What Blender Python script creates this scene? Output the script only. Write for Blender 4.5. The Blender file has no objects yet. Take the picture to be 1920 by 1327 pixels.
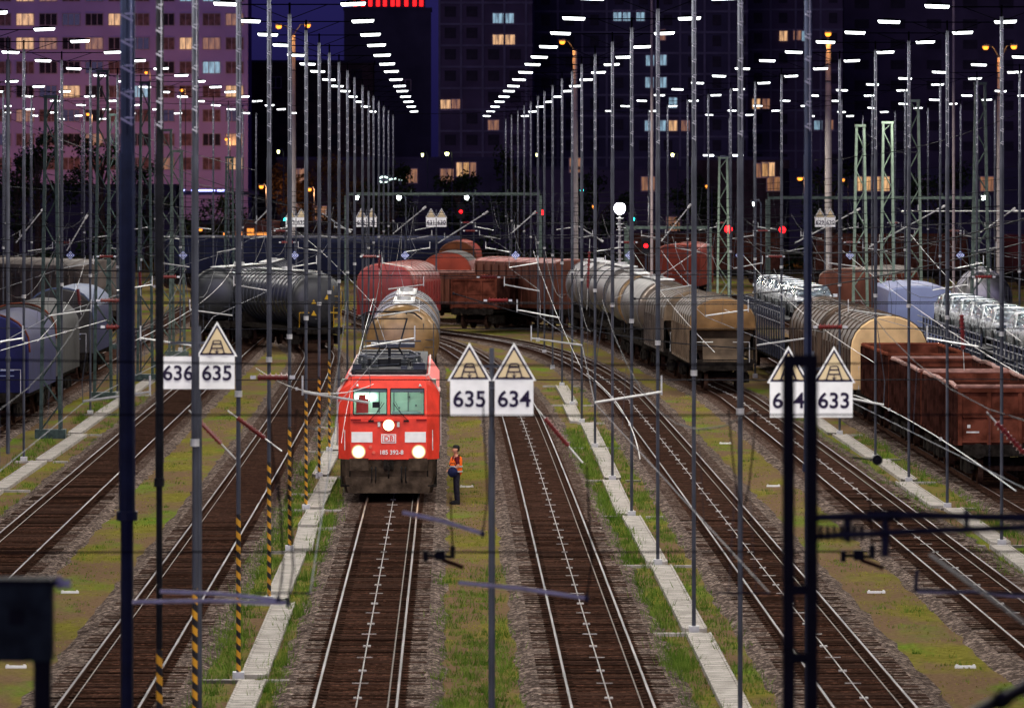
import bpy, bmesh, math, random
from math import sin, cos, pi, radians, atan2, sqrt
from mathutils import Vector, Matrix
random.seed(7)
S = bpy.context.scene
C = S.collection
H = 9.86          # camera height above rail tops
F = 5600.0        # reference focal length in pixels
K = 2.0           # depth scale: the lens is F*K pixels long and every distance is K times the reference distance
G = -0.22         # ground level
def at(px, py, Y):
    return Vector(((px-832)*Y/F, Y*K, H-(py-308)*Y/F))
ORD = ['first','second','third','fourth','fifth','sixth','seventh','eighth','ninth','tenth','eleventh','twelfth','thirteenth','fourteenth','fifteenth','sixteenth','seventeenth','eighteenth','nineteenth','twentieth','twenty-first','twenty-second','twenty-third','twenty-fourth']

# ---------------------------------------------------------------- materials
MATS = {}
def M(name, col, rough=.6, metal=0., var=.25, scale=4., bump=0., bscale=40., emis=None, est=0., col2=None, spec=None, detail=4, stretch=None):
    m = bpy.data.materials.new(name); m.use_nodes = True
    nt = m.node_tree; n = nt.nodes; l = nt.links
    b = n['Principled BSDF']
    b.inputs['Roughness'].default_value = rough
    b.inputs['Metallic'].default_value = metal
    if spec is None and rough >= .5 and metal < .3: spec = .12 if rough < .7 else .0
    if spec is not None: b.inputs['Specular IOR Level'].default_value = spec
    tc = n.new('ShaderNodeTexCoord'); src = tc.outputs['Object']
    if stretch:
        mp = n.new('ShaderNodeMapping'); mp.inputs['Scale'].default_value = stretch
        l.new(src, mp.inputs['Vector']); src = mp.outputs['Vector']
    if var > 0 or col2:
        t = n.new('ShaderNodeTexNoise'); t.inputs['Scale'].default_value = scale; t.inputs['Detail'].default_value = detail
        l.new(src, t.inputs['Vector'])
        r = n.new('ShaderNodeValToRGB'); r.color_ramp.elements[0].position = .36; r.color_ramp.elements[1].position = .64
        c1 = [max(0, c*(1-var)) for c in col]; c2 = col2 or [min(1, c*(1+var)) for c in col]
        if col2: c1 = col
        r.color_ramp.elements[0].color = (*c1, 1); r.color_ramp.elements[1].color = (*c2, 1)
        l.new(t.outputs['Fac'], r.inputs['Fac']); l.new(r.outputs['Color'], b.inputs['Base Color'])
    else:
        b.inputs['Base Color'].default_value = (*col, 1)
    if bump:
        t2 = n.new('ShaderNodeTexNoise'); t2.inputs['Scale'].default_value = bscale; t2.inputs['Detail'].default_value = 5
        l.new(src, t2.inputs['Vector'])
        bp = n.new('ShaderNodeBump'); bp.inputs['Strength'].default_value = bump; bp.inputs['Distance'].default_value = .05
        l.new(t2.outputs['Fac'], bp.inputs['Height']); l.new(bp.outputs['Normal'], b.inputs['Normal'])
    if emis:
        b.inputs['Emission Color'].default_value = (*emis, 1); b.inputs['Emission Strength'].default_value = est
    MATS[name] = m
    return m

galv = M('galvanised_steel', (.062,.066,.082), .5, .25, .3, 3, stretch=(1,1,.4))
def vary(m):
    nt = m.node_tree; n = nt.nodes; l = nt.links; b = n['Principled BSDF']; src = b.inputs['Base Color'].links[0].from_socket
    oi = n.new('ShaderNodeObjectInfo'); mr = n.new('ShaderNodeMapRange'); mr.inputs['To Min'].default_value = .45; mr.inputs['To Max'].default_value = 1.9; l.new(oi.outputs['Random'], mr.inputs['Value'])
    x = n.new('ShaderNodeVectorMath'); x.operation = 'SCALE'; l.new(src, x.inputs[0]); l.new(mr.outputs[0], x.inputs['Scale']); l.new(x.outputs[0], b.inputs['Base Color'])
galv_l = M('pale_tube', (.50,.50,.49), .4, .3, .15, 6)
dark_steel = M('dark_steel', (.022,.026,.045), .5, .3, .3, 6)
black_steel = M('black_steel', (.008,.008,.011), .6, .2, .3, 6)
navy_pole = M('navy_paint', (.011,.016,.042), .42, .2, .2, 5)
green_steel = M('green_mast_paint', (.07,.095,.08), .55, .1, .3, 5)
dkgreen_steel = M('dark_green_mast_paint', (.040,.060,.055), .55, .1, .3, 5)
lt_green = M('light_green_mast_paint', (.17,.225,.17), .5, .1, .2, 4)
concrete = M('concrete', (.40,.37,.34), .9, 0, .22, 3.5, .3, 30)
red_ins = M('red_insulator', (.14,.012,.012), .3, 0, .2, 8)
rust = M('rust_brown', (.045,.024,.017), .8, 0, .4, 8)
rust2 = M('rust_red', (.115,.034,.021), .7, 0, .4, 2.5, .15, 20)
rust3 = M('rust_dark', (.034,.013,.010), .75, 0, .4, 2.5, .15, 20)
steel_top = M('polished_rail', (.080,.070,.072), .46, 1., .7, 1.0, stretch=(8,.3,8))
wood = M('dark_sleeper', (.030,.0165,.012), .9, 0, .5, 3, .4, 30, stretch=(.4,6,2))
vary(wood)
red_paint = M('traffic_red', (.74,.046,.024), .5, 0, .16, 2.2, .04, 8, spec=.3)
white_paint = M('white_paint', (.80,.80,.78), .45, 0, .06, 4)
white_dirty = M('dirty_white', (.55,.54,.52), .5, 0, .25, 5)
glass_dark = M('dark_glass', (.012,.014,.02), .08, 0, 0, 1)
black_rub = M('black_rubber', (.010,.010,.011), .6, 0, 0, 1)
roofgrey = M('roof_grey', (.018,.018,.021), .6, .2, .3, 5)
dirtblack = M('undercarriage_dirt', (.018,.015,.013), .85, .1, .4, 6, .3, 25)
brownskirt = M('brown_dirty_steel', (.06,.042,.03), .75, .2, .4, 4, .2, 20)
text_dark = M('sign_ink', (.018,.012,.035), .5, 0, 0, 1)
cream = M('sign_cream', (.62,.50,.30), .5, 0, .05, 3)
orange = M('hi_vis_orange', (.95,.16,.025), .75, 0, .1, 20, emis=(1,.16,.02), est=.0)
skinm = M('skin', (.52,.25,.16), .55, 0, .05, 20)
maroon = M('maroon_cloth', (.10,.014,.020), .85, 0, .2, 20)
trouser = M('dark_trousers', (.022,.020,.030), .85, 0, .25, 15)
capm = M('dark_cap', (.02,.02,.022), .8, 0, .1, 15)
navybag = M('navy_cloth', (.016,.018,.05), .7, 0, .25, 12)
silverstripe = M('reflective_strip', (.6,.62,.62), .3, .3, 0, 1)
blue_sign = M('blue_sign', (.05,.09,.36), .45, 0, .05, 3)
def lampmat(name, col, st):
    m = bpy.data.materials.new(name); m.use_nodes = True
    nt = m.node_tree; nt.nodes.clear()
    e = nt.nodes.new('ShaderNodeEmission'); e.inputs['Color'].default_value = (*col,1); e.inputs['Strength'].default_value = st
    o = nt.nodes.new('ShaderNodeOutputMaterial'); nt.links.new(e.outputs[0], o.inputs[0])
    return m
LED = lampmat('led_light', (.94,.98,1.0), 5.0)
sodium = lampmat('sodium_light', (1,.30,.03), 3.2)
sodium_s = lampmat('small_sodium_light', (1,.32,.04), 2.2)
def lensmat():  # lamp halo painted into the lens: emission fades from hot centre to rim
    m = bpy.data.materials.new('headlight_painted_halo'); m.use_nodes = True; nt = m.node_tree; nt.nodes.clear(); n = nt.nodes; l = nt.links
    tc = n.new('ShaderNodeTexCoord'); ln = n.new('ShaderNodeVectorMath'); ln.operation = 'LENGTH'; l.new(tc.outputs['Object'], ln.inputs[0])
    r = n.new('ShaderNodeMapRange'); r.inputs['From Min'].default_value = .05; r.inputs['From Max'].default_value = .235; r.inputs['To Min'].default_value = 1; r.inputs['To Max'].default_value = 0; l.new(ln.outputs['Value'], r.inputs['Value'])
    p = n.new('ShaderNodeMath'); p.operation = 'POWER'; p.inputs[1].default_value = 4.2; l.new(r.outputs[0], p.inputs[0])
    st = n.new('ShaderNodeMath'); st.operation = 'MULTIPLY_ADD'; st.inputs[1].default_value = 150; st.inputs[2].default_value = .55; l.new(p.outputs[0], st.inputs[0])
    e = n.new('ShaderNodeEmission'); e.inputs['Color'].default_value = (1,.60,.30,1); l.new(st.outputs[0], e.inputs['Strength'])
    o = n.new('ShaderNodeOutputMaterial'); l.new(e.outputs[0], o.inputs[0]); return m
headl = lensmat()
floodl = lampmat('floodlight_glow', (1,.97,.9), 260)
redl = lampmat('red_signal_glow', (1,.008,.012), 7)
teall = lampmat('teal_signal_glow', (.02,.75,.72), 9)
smallw = lampmat('small_white_glow', (.9,1,.95), 18)
yell = lampmat('yellow_glow', (.9,.95,.35), 14)
cabl = lampmat('cab_light_glow', (.85,1,.93), 24)
bluel = lampmat('blue_strip_glow', (.30,.34,1), 9)
neon = lampmat('red_neon_glow', (1,.012,.015), 2.6)
shopl = lampmat('orange_shop_glow', (1,.33,.06), 1.4)

def stripes_mat():
    m = bpy.data.materials.new('yellow_black_stripes'); m.use_nodes = True
    nt = m.node_tree; n = nt.nodes; l = nt.links; b = n['Principled BSDF']; b.inputs['Roughness'].default_value = .45
    tc = n.new('ShaderNodeTexCoord'); sx = n.new('ShaderNodeSeparateXYZ'); l.new(tc.outputs['Object'], sx.inputs[0])
    a = n.new('ShaderNodeMath'); a.operation = 'MULTIPLY_ADD'; a.inputs[1].default_value = .9
    l.new(sx.outputs['X'], a.inputs[0]); l.new(sx.outputs['Z'], a.inputs[2])
    d = n.new('ShaderNodeMath'); d.operation = 'MULTIPLY'; d.inputs[1].default_value = 3.9; l.new(a.outputs[0], d.inputs[0])
    f = n.new('ShaderNodeMath'); f.operation = 'FRACT'; l.new(d.outputs[0], f.inputs[0])
    g = n.new('ShaderNodeMath'); g.operation = 'GREATER_THAN'; g.inputs[1].default_value = .5; l.new(f.outputs[0], g.inputs[0])
    mx = n.new('ShaderNodeMix'); mx.data_type = 'RGBA'
    mx.inputs[6].default_value = (.62,.30,.02,1); mx.inputs[7].default_value = (.012,.012,.014,1)
    l.new(g.outputs[0], mx.inputs[0]); l.new(mx.outputs[2], b.inputs['Base Color'])
    return m
stripes = stripes_mat()

def ground_mat():
    m = bpy.data.materials.new('yard_ground'); m.use_nodes = True
    nt = m.node_tree; n = nt.nodes; l = nt.links; b = n['Principled BSDF']; b.inputs['Roughness'].default_value = .95
    b.inputs['Specular IOR Level'].default_value = 0
    tc = n.new('ShaderNodeTexCoord')
    def noise(sc, det, stretch=(1,1,1), off=0):
        mp = n.new('ShaderNodeMapping'); mp.inputs['Scale'].default_value = stretch; mp.inputs['Location'].default_value = (off,off*1.7,0)
        l.new(tc.outputs['Object'], mp.inputs['Vector'])
        t = n.new('ShaderNodeTexNoise'); t.inputs['Scale'].default_value = sc; t.inputs['Detail'].default_value = det; t.inputs['Roughness'].default_value = .65
        l.new(mp.outputs['Vector'], t.inputs['Vector']); return t.outputs['Fac']
    def ramp(fac, p0, p1, c0, c1):
        r = n.new('ShaderNodeValToRGB'); r.color_ramp.elements[0].position = p0; r.color_ramp.elements[1].position = p1
        r.color_ramp.elements[0].color = (*c0,1); r.color_ramp.elements[1].color = (*c1,1); l.new(fac, r.inputs['Fac']); return r.outputs['Color']
    def mix(f, a, bb):
        x = n.new('ShaderNodeMix'); x.data_type = 'RGBA'; l.new(f, x.inputs[0]); l.new(a, x.inputs[6]); l.new(bb, x.inputs[7]); return x.outputs[2]
    dirt = ramp(noise(9, 8), .35, .65, (.080,.050,.030), (.165,.108,.064))
    olive = ramp(noise(7, 8, off=5), .35, .68, (.072,.070,.012), (.190,.165,.036))
    green = ramp(noise(11, 8, off=9), .35, .65, (.045,.080,.008), (.130,.185,.026))
    f1 = ramp(noise(.42, 6, (1,.32,1), 3), .47, .60, (0,0,0), (1,1,1))
    f2 = ramp(noise(.30, 7, (1.2,.35,1), 17), .53, .66, (0,0,0), (1,1,1))
    c = mix(f2, mix(f1, dirt, olive), green)
    l.new(c, b.inputs['Base Color'])
    bp = n.new('ShaderNodeBump'); bp.inputs['Strength'].default_value = .7; bp.inputs['Distance'].default_value = .06
    l.new(noise(14, 6), bp.inputs['Height']); l.new(bp.outputs['Normal'], b.inputs['Normal'])
    return m
def ballast_mat(name='track_ballast', tint=(1,1,1)):
    m = bpy.data.materials.new(name); m.use_nodes = True
    nt = m.node_tree; n = nt.nodes; l = nt.links; b = n['Principled BSDF']; b.inputs['Roughness'].default_value = .92
    b.inputs['Specular IOR Level'].default_value = 0
    tc = n.new('ShaderNodeTexCoord')
    v = n.new('ShaderNodeTexVoronoi'); v.inputs['Scale'].default_value = 13; v.inputs['Randomness'].default_value = 1
    l.new(tc.outputs['Object'], v.inputs['Vector'])
    nz = n.new('ShaderNodeTexNoise'); nz.inputs['Scale'].default_value = .8; nz.inputs['Detail'].default_value = 6; l.new(tc.outputs['Object'], nz.inputs['Vector'])
    hs = n.new('ShaderNodeSeparateColor'); l.new(v.outputs['Color'], hs.inputs[0])
    r = n.new('ShaderNodeValToRGB'); e = r.color_ramp.elements
    e[0].position = 0; e[0].color = (.028,.022,.020,1); e[1].position = 1; e[1].color = (.34,.275,.24,1)
    x = e.new(.72); x.color = (.105,.082,.072,1)
    l.new(hs.outputs[0], r.inputs['Fac'])
    mul = n.new('ShaderNodeMix'); mul.data_type = 'RGBA'; mul.blend_type = 'MULTIPLY'; mul.inputs[0].default_value = 1
    mul.inputs[7].default_value = (*tint,1); l.new(r.outputs['Color'], mul.inputs[6])
    mul2 = n.new('ShaderNodeMix'); mul2.data_type = 'RGBA'; mul2.blend_type = 'MULTIPLY'; mul2.inputs[0].default_value = .7
    rr = n.new('ShaderNodeValToRGB'); rr.color_ramp.elements[0].position = .3; rr.color_ramp.elements[1].position = .7
    rr.color_ramp.elements[0].color = (.55,.5,.48,1); rr.color_ramp.elements[1].color = (1.25,1.2,1.15,1)
    l.new(nz.outputs['Fac'], rr.inputs['Fac']); l.new(mul.outputs[2], mul2.inputs[6]); l.new(rr.outputs['Color'], mul2.inputs[7])
    l.new(mul2.outputs[2], b.inputs['Base Color'])
    bp = n.new('ShaderNodeBump'); bp.inputs['Strength'].default_value = .9; bp.inputs['Distance'].default_value = .06
    l.new(v.outputs['Distance'], bp.inputs['Height']); l.new(bp.outputs['Normal'], b.inputs['Normal'])
    return m
GROUND = ground_mat(); BALLAST = ballast_mat(); BED = ballast_mat('rusty_bed_ballast', (.40,.235,.185))   # brake dust and rust between the rails

# ---------------------------------------------------------------- mesh helper
class MB:
    def __init__(s): s.v = []; s.f = []; s.mi = []; s.cur = 0
    def add(s, vs, fs):
        o = len(s.v); s.v += [tuple(p) for p in vs]
        for f in fs: s.f.append([i+o for i in f]); s.mi.append(s.cur)
        return s
    def box(s, c, d, rz=0, rx=0, ry=0):
        x,y,z = d[0]/2,d[1]/2,d[2]/2
        R = Matrix.Rotation(rz,3,'Z') @ Matrix.Rotation(ry,3,'Y') @ Matrix.Rotation(rx,3,'X')
        c = Vector(c)
        vs = [c + R @ Vector(p) for p in ((-x,-y,-z),(x,-y,-z),(x,y,-z),(-x,y,-z),(-x,-y,z),(x,-y,z),(x,y,z),(-x,y,z))]
        return s.add(vs, [(0,3,2,1),(4,5,6,7),(0,1,5,4),(1,2,6,5),(2,3,7,6),(3,0,4,7)])
    def b2(s, a, b):
        return s.box([(a[i]+b[i])/2 for i in range(3)], [abs(b[i]-a[i]) for i in range(3)])
    def tube(s, pts, r, n=6, cap=True):
        pts = [Vector(p) for p in pts]; rings = []
        rr = r if isinstance(r, (list,tuple)) else [r]*len(pts)
        for i, p in enumerate(pts):
            d = (pts[min(i+1,len(pts)-1)] - pts[max(i-1,0)])
            if d.length < 1e-9: d = Vector((0,0,1))
            d.normalize()
            u = d.cross(Vector((0,0,1)) if abs(d.z) < .95 else Vector((1,0,0))).normalized(); w = d.cross(u)
            rings.append([p + rr[i]*(cos(2*pi*k/n)*u + sin(2*pi*k/n)*w) for k in range(n)])
        return s.loft(rings, cap)
    def loft(s, rings, cap=True):
        n = len(rings[0]); vs = [p for r in rings for p in r]; fs = []
        for i in range(len(rings)-1):
            for k in range(n):
                a = i*n+k; b = i*n+(k+1)%n
                fs.append((a,b,b+n,a+n))
        if cap:
            fs.append(tuple(range(n-1,-1,-1))); o = (len(rings)-1)*n; fs.append(tuple(range(o,o+n)))
        return s.add(vs, fs)
    def prism(s, poly, y0, y1):          # poly in x,z ; extruded in y
        return s.loft([[(x,y0,z) for x,z in poly], [(x,y1,z) for x,z in poly]])
    def disc(s, c, r, n=16, ax='y', flip=False):
        vs = []
        for k in range(n):
            a = 2*pi*k/n
            vs.append((c[0]+r*cos(a), c[1], c[2]+r*sin(a)) if ax == 'y' else (c[0]+r*cos(a), c[1]+r*sin(a), c[2]))
        return s.add(vs, [tuple(range(n))])
    def build(s, name, mat, parent=None, smooth=False, label=None, loc=None):
        me = bpy.data.meshes.new(name); me.from_pydata(s.v, [], s.f)
        for m in (mat if isinstance(mat,(list,tuple)) else [mat]): me.materials.append(m)
        if isinstance(mat,(list,tuple)): me.polygons.foreach_set('material_index', s.mi)
        bm = bmesh.new(); bm.from_mesh(me); bmesh.ops.recalc_face_normals(bm, faces=bm.faces); bm.to_mesh(me); bm.free()
        if smooth:
            me.polygons.foreach_set('use_smooth', [True]*len(me.polygons))
            try: me.set_sharp_from_angle(angle=radians(40))
            except Exception: pass
        o = bpy.data.objects.new(name, me); C.objects.link(o)
        if parent: o.parent = parent
        if loc: o.location = loc
        if label: o['label'] = label
        return o
def tag(o, label, cat, group=None, kind=None):
    o['label'] = label; o['category'] = cat
    if group: o['group'] = group
    if kind: o['kind'] = kind
    return o
def thing(name, label, cat, loc=(0,0,0), rz=0, group=None):
    o = bpy.data.objects.new(name, None); C.objects.link(o); o.location = loc if isinstance(loc, Vector) else (loc[0], loc[1]*K, loc[2]); o.rotation_euler = (0,0,rz); o.empty_display_size = .2
    return tag(o, label, cat, group)
def struct(o):
    o['kind'] = 'structure'; return o
def copy_tree(o, parent=None):
    c = o.copy(); C.objects.link(c)
    if parent: c.parent = parent
    for ch in list(o.children): copy_tree(ch, c)
    return c
def text_mesh(name, s, size, loc, mat, parent, depth=.004, align='CENTER', label=None):
    cu = bpy.data.curves.new(name, 'FONT'); cu.body = s; cu.size = size; cu.extrude = depth; cu.align_x = align; cu.align_y = 'CENTER'; cu.offset = size*.018
    t = bpy.data.objects.new(name, cu); C.objects.link(t)
    dg = bpy.context.evaluated_depsgraph_get(); me = bpy.data.meshes.new_from_object(t.evaluated_get(dg))
    bpy.data.objects.remove(t)
    for v in me.vertices:
        x,y,z = v.co; v.co = (x, -z, y)
    me.materials.clear(); me.materials.append(mat)
    o = bpy.data.objects.new(name, me); C.objects.link(o); o.location = loc
    if parent: o.parent = parent
    if label: o['label'] = label
    return o
def skin_mesh(name, verts, edges, radii, mat, parent=None, sub=2, root=0, smooth=True):
    me = bpy.data.meshes.new(name); me.from_pydata(verts, edges, [])
    o = bpy.data.objects.new(name, me); C.objects.link(o)
    md = o.modifiers.new('skin','SKIN'); md.use_smooth_shade = smooth
    sv = me.skin_vertices[0].data if me.skin_vertices else None
    if sv is None:
        bm = bmesh.new(); bm.from_mesh(me); bm.verts.layers.skin.verify(); bm.to_mesh(me); bm.free(); sv = me.skin_vertices[0].data
    for i, r in enumerate(radii):
        sv[i].radius = r if isinstance(r, tuple) else (r, r); sv[i].use_root = (i == root)
    o.modifiers.new('sub','SUBSURF').levels = sub
    o.modifiers['sub'].render_levels = sub
    dg = bpy.context.evaluated_depsgraph_get(); dg.update()
    m2 = bpy.data.meshes.new_from_object(o.evaluated_get(dg))
    bpy.data.objects.remove(o)
    m2.materials.clear(); m2.materials.append(mat)
    r = bpy.data.objects.new(name, m2); C.objects.link(r)
    if parent: r.parent = parent
    return r

def glow(parent, loc, power, col, r=.15):
    d = bpy.data.lights.new('lamp_glow', 'POINT'); d.energy = power; d.color = col; d.shadow_soft_size = r
    o = bpy.data.objects.new('lamp_glow', d); C.objects.link(o); o.parent = parent; o.location = loc
    return o
# ---------------------------------------------------------------- camera, world, sun
cam = bpy.data.cameras.new('camera'); co = bpy.data.objects.new('camera', cam); C.objects.link(co); S.camera = co
co.location = (0,0,H); co.rotation_euler = (pi/2,0,0)
cam.sensor_width = 36; cam.sensor_fit = 'HORIZONTAL'; cam.lens = 36*F*K/1920
cam.shift_x = (960-832)/1920; cam.shift_y = -(663.5-308)/1920
cam.clip_start = .5; cam.clip_end = 6000
cam.dof.use_dof = True; cam.dof.focus_distance = 92*K; cam.dof.aperture_fstop = 1.9*K
S.view_settings.view_transform = 'Standard'; S.view_settings.look = 'None'; S.view_settings.exposure = 0; S.view_settings.gamma = 1
S.cycles.use_denoising = True
S.cycles.sample_clamp_indirect = 4; S.cycles.max_bounces = 5; S.cycles.diffuse_bounces = 2; S.cycles.glossy_bounces = 3; S.cycles.transparent_max_bounces = 8
S.cycles.use_light_tree = True
S.cycles.caustics_reflective = False; S.cycles.caustics_refractive = False
w = bpy.data.worlds.new('World'); S.world = w; w.use_nodes = True
nt = w.node_tree; bg = nt.nodes['Background']
sk = nt.nodes.new('ShaderNodeTexSky'); sk.sky_type = 'NISHITA'; sk.sun_disc = False
sk.sun_elevation = radians(4.0); sk.sun_rotation = radians(180); sk.altitude = 100; sk.dust_density = 1.0
bw = nt.nodes.new('ShaderNodeRGBToBW'); nt.links.new(sk.outputs[0], bw.inputs[0])
dk = nt.nodes.new('ShaderNodeMix'); dk.data_type = 'RGBA'; dk.blend_type = 'MULTIPLY'; dk.inputs[0].default_value = 1; dk.inputs[7].default_value = (.19,.155,1.0,1)
nt.links.new(bw.outputs[0], dk.inputs[6]); nt.links.new(dk.outputs[2], bg.inputs[0]); bg.inputs[1].default_value = .032
sun = bpy.data.lights.new('afterglow_sun','SUN'); so = bpy.data.objects.new('afterglow_sun', sun); C.objects.link(so)
sun.energy = .42; sun.angle = radians(25); sun.color = (.70,.62,.95)
so.rotation_euler = (radians(80),0,radians(-12))

# ---------------------------------------------------------------- ground and tracks
mb = MB(); mb.add([(-2500,-60,G),(2500,-60,G),(2500,4000,G),(-2500,4000,G)], [(0,1,2,3)])
struct(mb.build('ground', GROUND))

def catmull(pts, step=1.0):
    out = []
    P = [Vector((p[0],p[1],0)) for p in pts]
    for i in range(len(P)-1):
        p1, p2 = P[i], P[i+1]; p0 = P[i-1] if i else p1*2-p2; p3 = P[i+2] if i+2 < len(P) else p2*2-p1
        L = (p2-p1).length; n = max(1, int(L/step))
        t1 = (p2-p0)*.5; t2 = (p3-p1)*.5
        t1 = t1.normalized()*L; t2 = t2.normalized()*L
        for k in range(n):
            t = k/n; out.append((2*t**3-3*t*t+1)*p1 + (t**3-2*t*t+t)*t1 + (-2*t**3+3*t*t)*p2 + (t**3-t*t)*t2)
    out.append(P[-1]); return out
RP = [(-.075,-.17),(.075,-.17),(.075,-.155),(.012,-.14),(.012,-.045),(.036,-.035),(.034,-.010),(.023,0),(-.023,0),(-.034,-.010),(-.036,-.035),(-.012,-.045),(-.012,-.14),(-.075,-.155)]
bm_sl = MB(); bm_sl.box((0,0,-.235),(2.5,.24,.18)); [bm_sl.box((sx*.755,0,-.140),(.34,.15,.02)) for sx in (-1,1)]
sleeper_me = None
def track(label, pts, z0, lzb=False, singles=True, toe=1.70):
    global sleeper_me
    t = thing('railway_track', label, 'railway track', (pts[0][0],pts[0][1],0), 0, 'tracks of the freight yard')
    O = Vector(t.location); z0 *= K
    path = catmull([(x,z*K) for x,z in pts], 1.6); N = []
    for i in range(len(path)):
        d = (path[min(i+1,len(path)-1)]-path[max(i-1,0)]).normalized(); N.append(Vector((d.y,-d.x,0)))
    prof = [(-toe,G-.02),(-1.36,-.150),(-.90,-.152),(-.70,-.158),(.70,-.158),(.90,-.152),(1.36,-.150),(toe,G-.02)]
    mb = MB(); n = len(prof); vs = []; fs = []; inner = []
    for i, p in enumerate(path):
        for k, (x,z) in enumerate(prof):
            j = random.uniform(-.10,.10) if k in (0,n-1) else 0
            vs.append(p + N[i]*(x+j) + Vector((0,0,z)) - O); inner.append(1. if 2 <= k <= n-3 else (.35 if k in (1,n-2) else 0.))
    for i in range(len(path)-1):
        for k in range(n-1): fs.append((i*n+k, i*n+k+1, (i+1)*n+k+1, (i+1)*n+k))
    mb.add(vs, fs); mb.mi = [1 if 2 <= q%(n-1) <= n-4 else 0 for q in range(len(fs))]; o = mb.build('ballast_bed', [BALLAST,BED], t)
    for sx in (-.755,.755):
        mb = MB(); m = len(RP)
        vs = [p + N[i]*(sx+x) + Vector((0,0,z)) - O for i, p in enumerate(path) for x, z in RP]
        for i in range(len(path)-1):
            for k in range(m):
                mb.cur = 0
                if k in (7,): mb.cur = 1
                if i == 0 and k == 0: mb.v = [tuple(v) for v in vs]
                mb.f.append([i*m+k, i*m+(k+1)%m, (i+1)*m+(k+1)%m, (i+1)*m+k]); mb.mi.append(mb.cur)
        mb.build('rail', [rust, steel_top], t, smooth=True)
    # sleepers
    cum = 0; cnt = 0; rest = MB(); nxt = 0.
    for i in range(len(path)-1):
        seg = (path[i+1]-path[i]).length
        while nxt <= cum+seg:
            u = (nxt-cum)/seg; p = path[i].lerp(path[i+1],u); ang = atan2(N[i].y,N[i].x)
            if p.y >= z0:
                if singles and cnt < 100:
                    if sleeper_me is None:
                        o = bm_sl.build('sleeper', wood, t); sleeper_me = o.data
                    else:
                        o = bpy.data.objects.new('sleeper', sleeper_me); C.objects.link(o); o.parent = t
                    o.location = p-O+Vector((0,0,random.uniform(-.012,.012))); o.rotation_euler = (random.uniform(-.02,.02),0,ang+random.uniform(-.01,.01)); cnt += 1
                else:
                    q = p-O; rest.box((q.x,q.y,-.235),(2.5,.24,.18),ang)
            nxt += .62
        cum += seg
    if rest.v:
        o = rest.build('sleepers', wood, t); o['kind'] = 'stuff'
    # signal cable beside the rail
    mb = MB()
    for sx in ((.58,) if lzb else (-.6,)):
        mb.tube([p+N[i]*sx+Vector((0,0,-.11))-O for i, p in enumerate(path) if i%3 == 0], .014, 4)
    mb.build('cable', MATS.get('cable_grey') or M('cable_grey', (.20,.17,.15), .6, 0, .2, 3), t)
    if lzb:
        mb = MB(); mb.tube([p+Vector((0,0,-.10))-O for i, p in enumerate(path) if i%3 == 0], .012, 4)
        cum = 0; nxt = .6; k = 0
        for i in range(len(path)-1):
            seg = (path[i+1]-path[i]).length
            while nxt <= cum+seg:
                p = path[i].lerp(path[i+1],(nxt-cum)/seg)-O; ang = atan2(N[i].y,N[i].x)
                if k%2 == 0: mb.box((p.x,p.y,-.085),(.31,.035,.012),ang)
                else:
                    for s_ in (-1,1):
                        mb.box((p.x+s_*.045*cos(ang)*1.1,p.y+s_*.045*sin(ang),-.10),(.055,.12,.03),ang)
                k += 1; nxt += 3.0
            cum += seg
        mb.build('line_conductor', MATS.get('conductor_grey') or M('conductor_grey', (.40,.38,.37), .6, 0, .3, 3), t)
    return t
TX = [-20.6,-15.85,-11.1,-6.36,-1.65,3.06,7.82,12.6,17.3,22.0,26.8]
track('track at the far left under the blue tarpaulin wagon', [(-17.4,60),(-17.4,210)], 95)
track('leftmost bare track, beside the path on the far left', [(-11.1,30),(-11.1,160),(-10.6,195)], 66)
track('bare track between the left sign post and the left path, left of the red locomotive', [(-6.36,30),(-6.36,152),(-8.6,172),(-12.4,195)], 53)
track('track the red locomotive stands on', [(-1.65,30),(-1.65,160),(-3.2,182),(-7,205)], 53, True)
t2 = track('bare track right of the locomotive, curving to the left behind the middle sign', [(3.06,30),(3.06,115),(2.6,135),(1.5,152),(-.4,168),(-5,186)], 53, True)
track('bare track running to the right of the middle walkway', [(7.82,30),(7.82,125),(7.2,143),(5.7,158),(2.8,170),(-3.5,184)], 53, True)
track('bare track leading to the tan-ended hopper wagon', [(12.6,30),(12.5,126),(11.6,140),(10.8,153),(9.9,166),(8.0,178),(4.0,186),(-3,193)], 61, True)
track('track on the right under the brown open wagons', [(17.3,60),(17.3,215)], 84)
track('track on the right under the car transporter', [(22,85),(22,230)], 110, singles=False)
for x,y in ((-2.55,67.6),(-2.55,56.4)):
    pass

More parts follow.
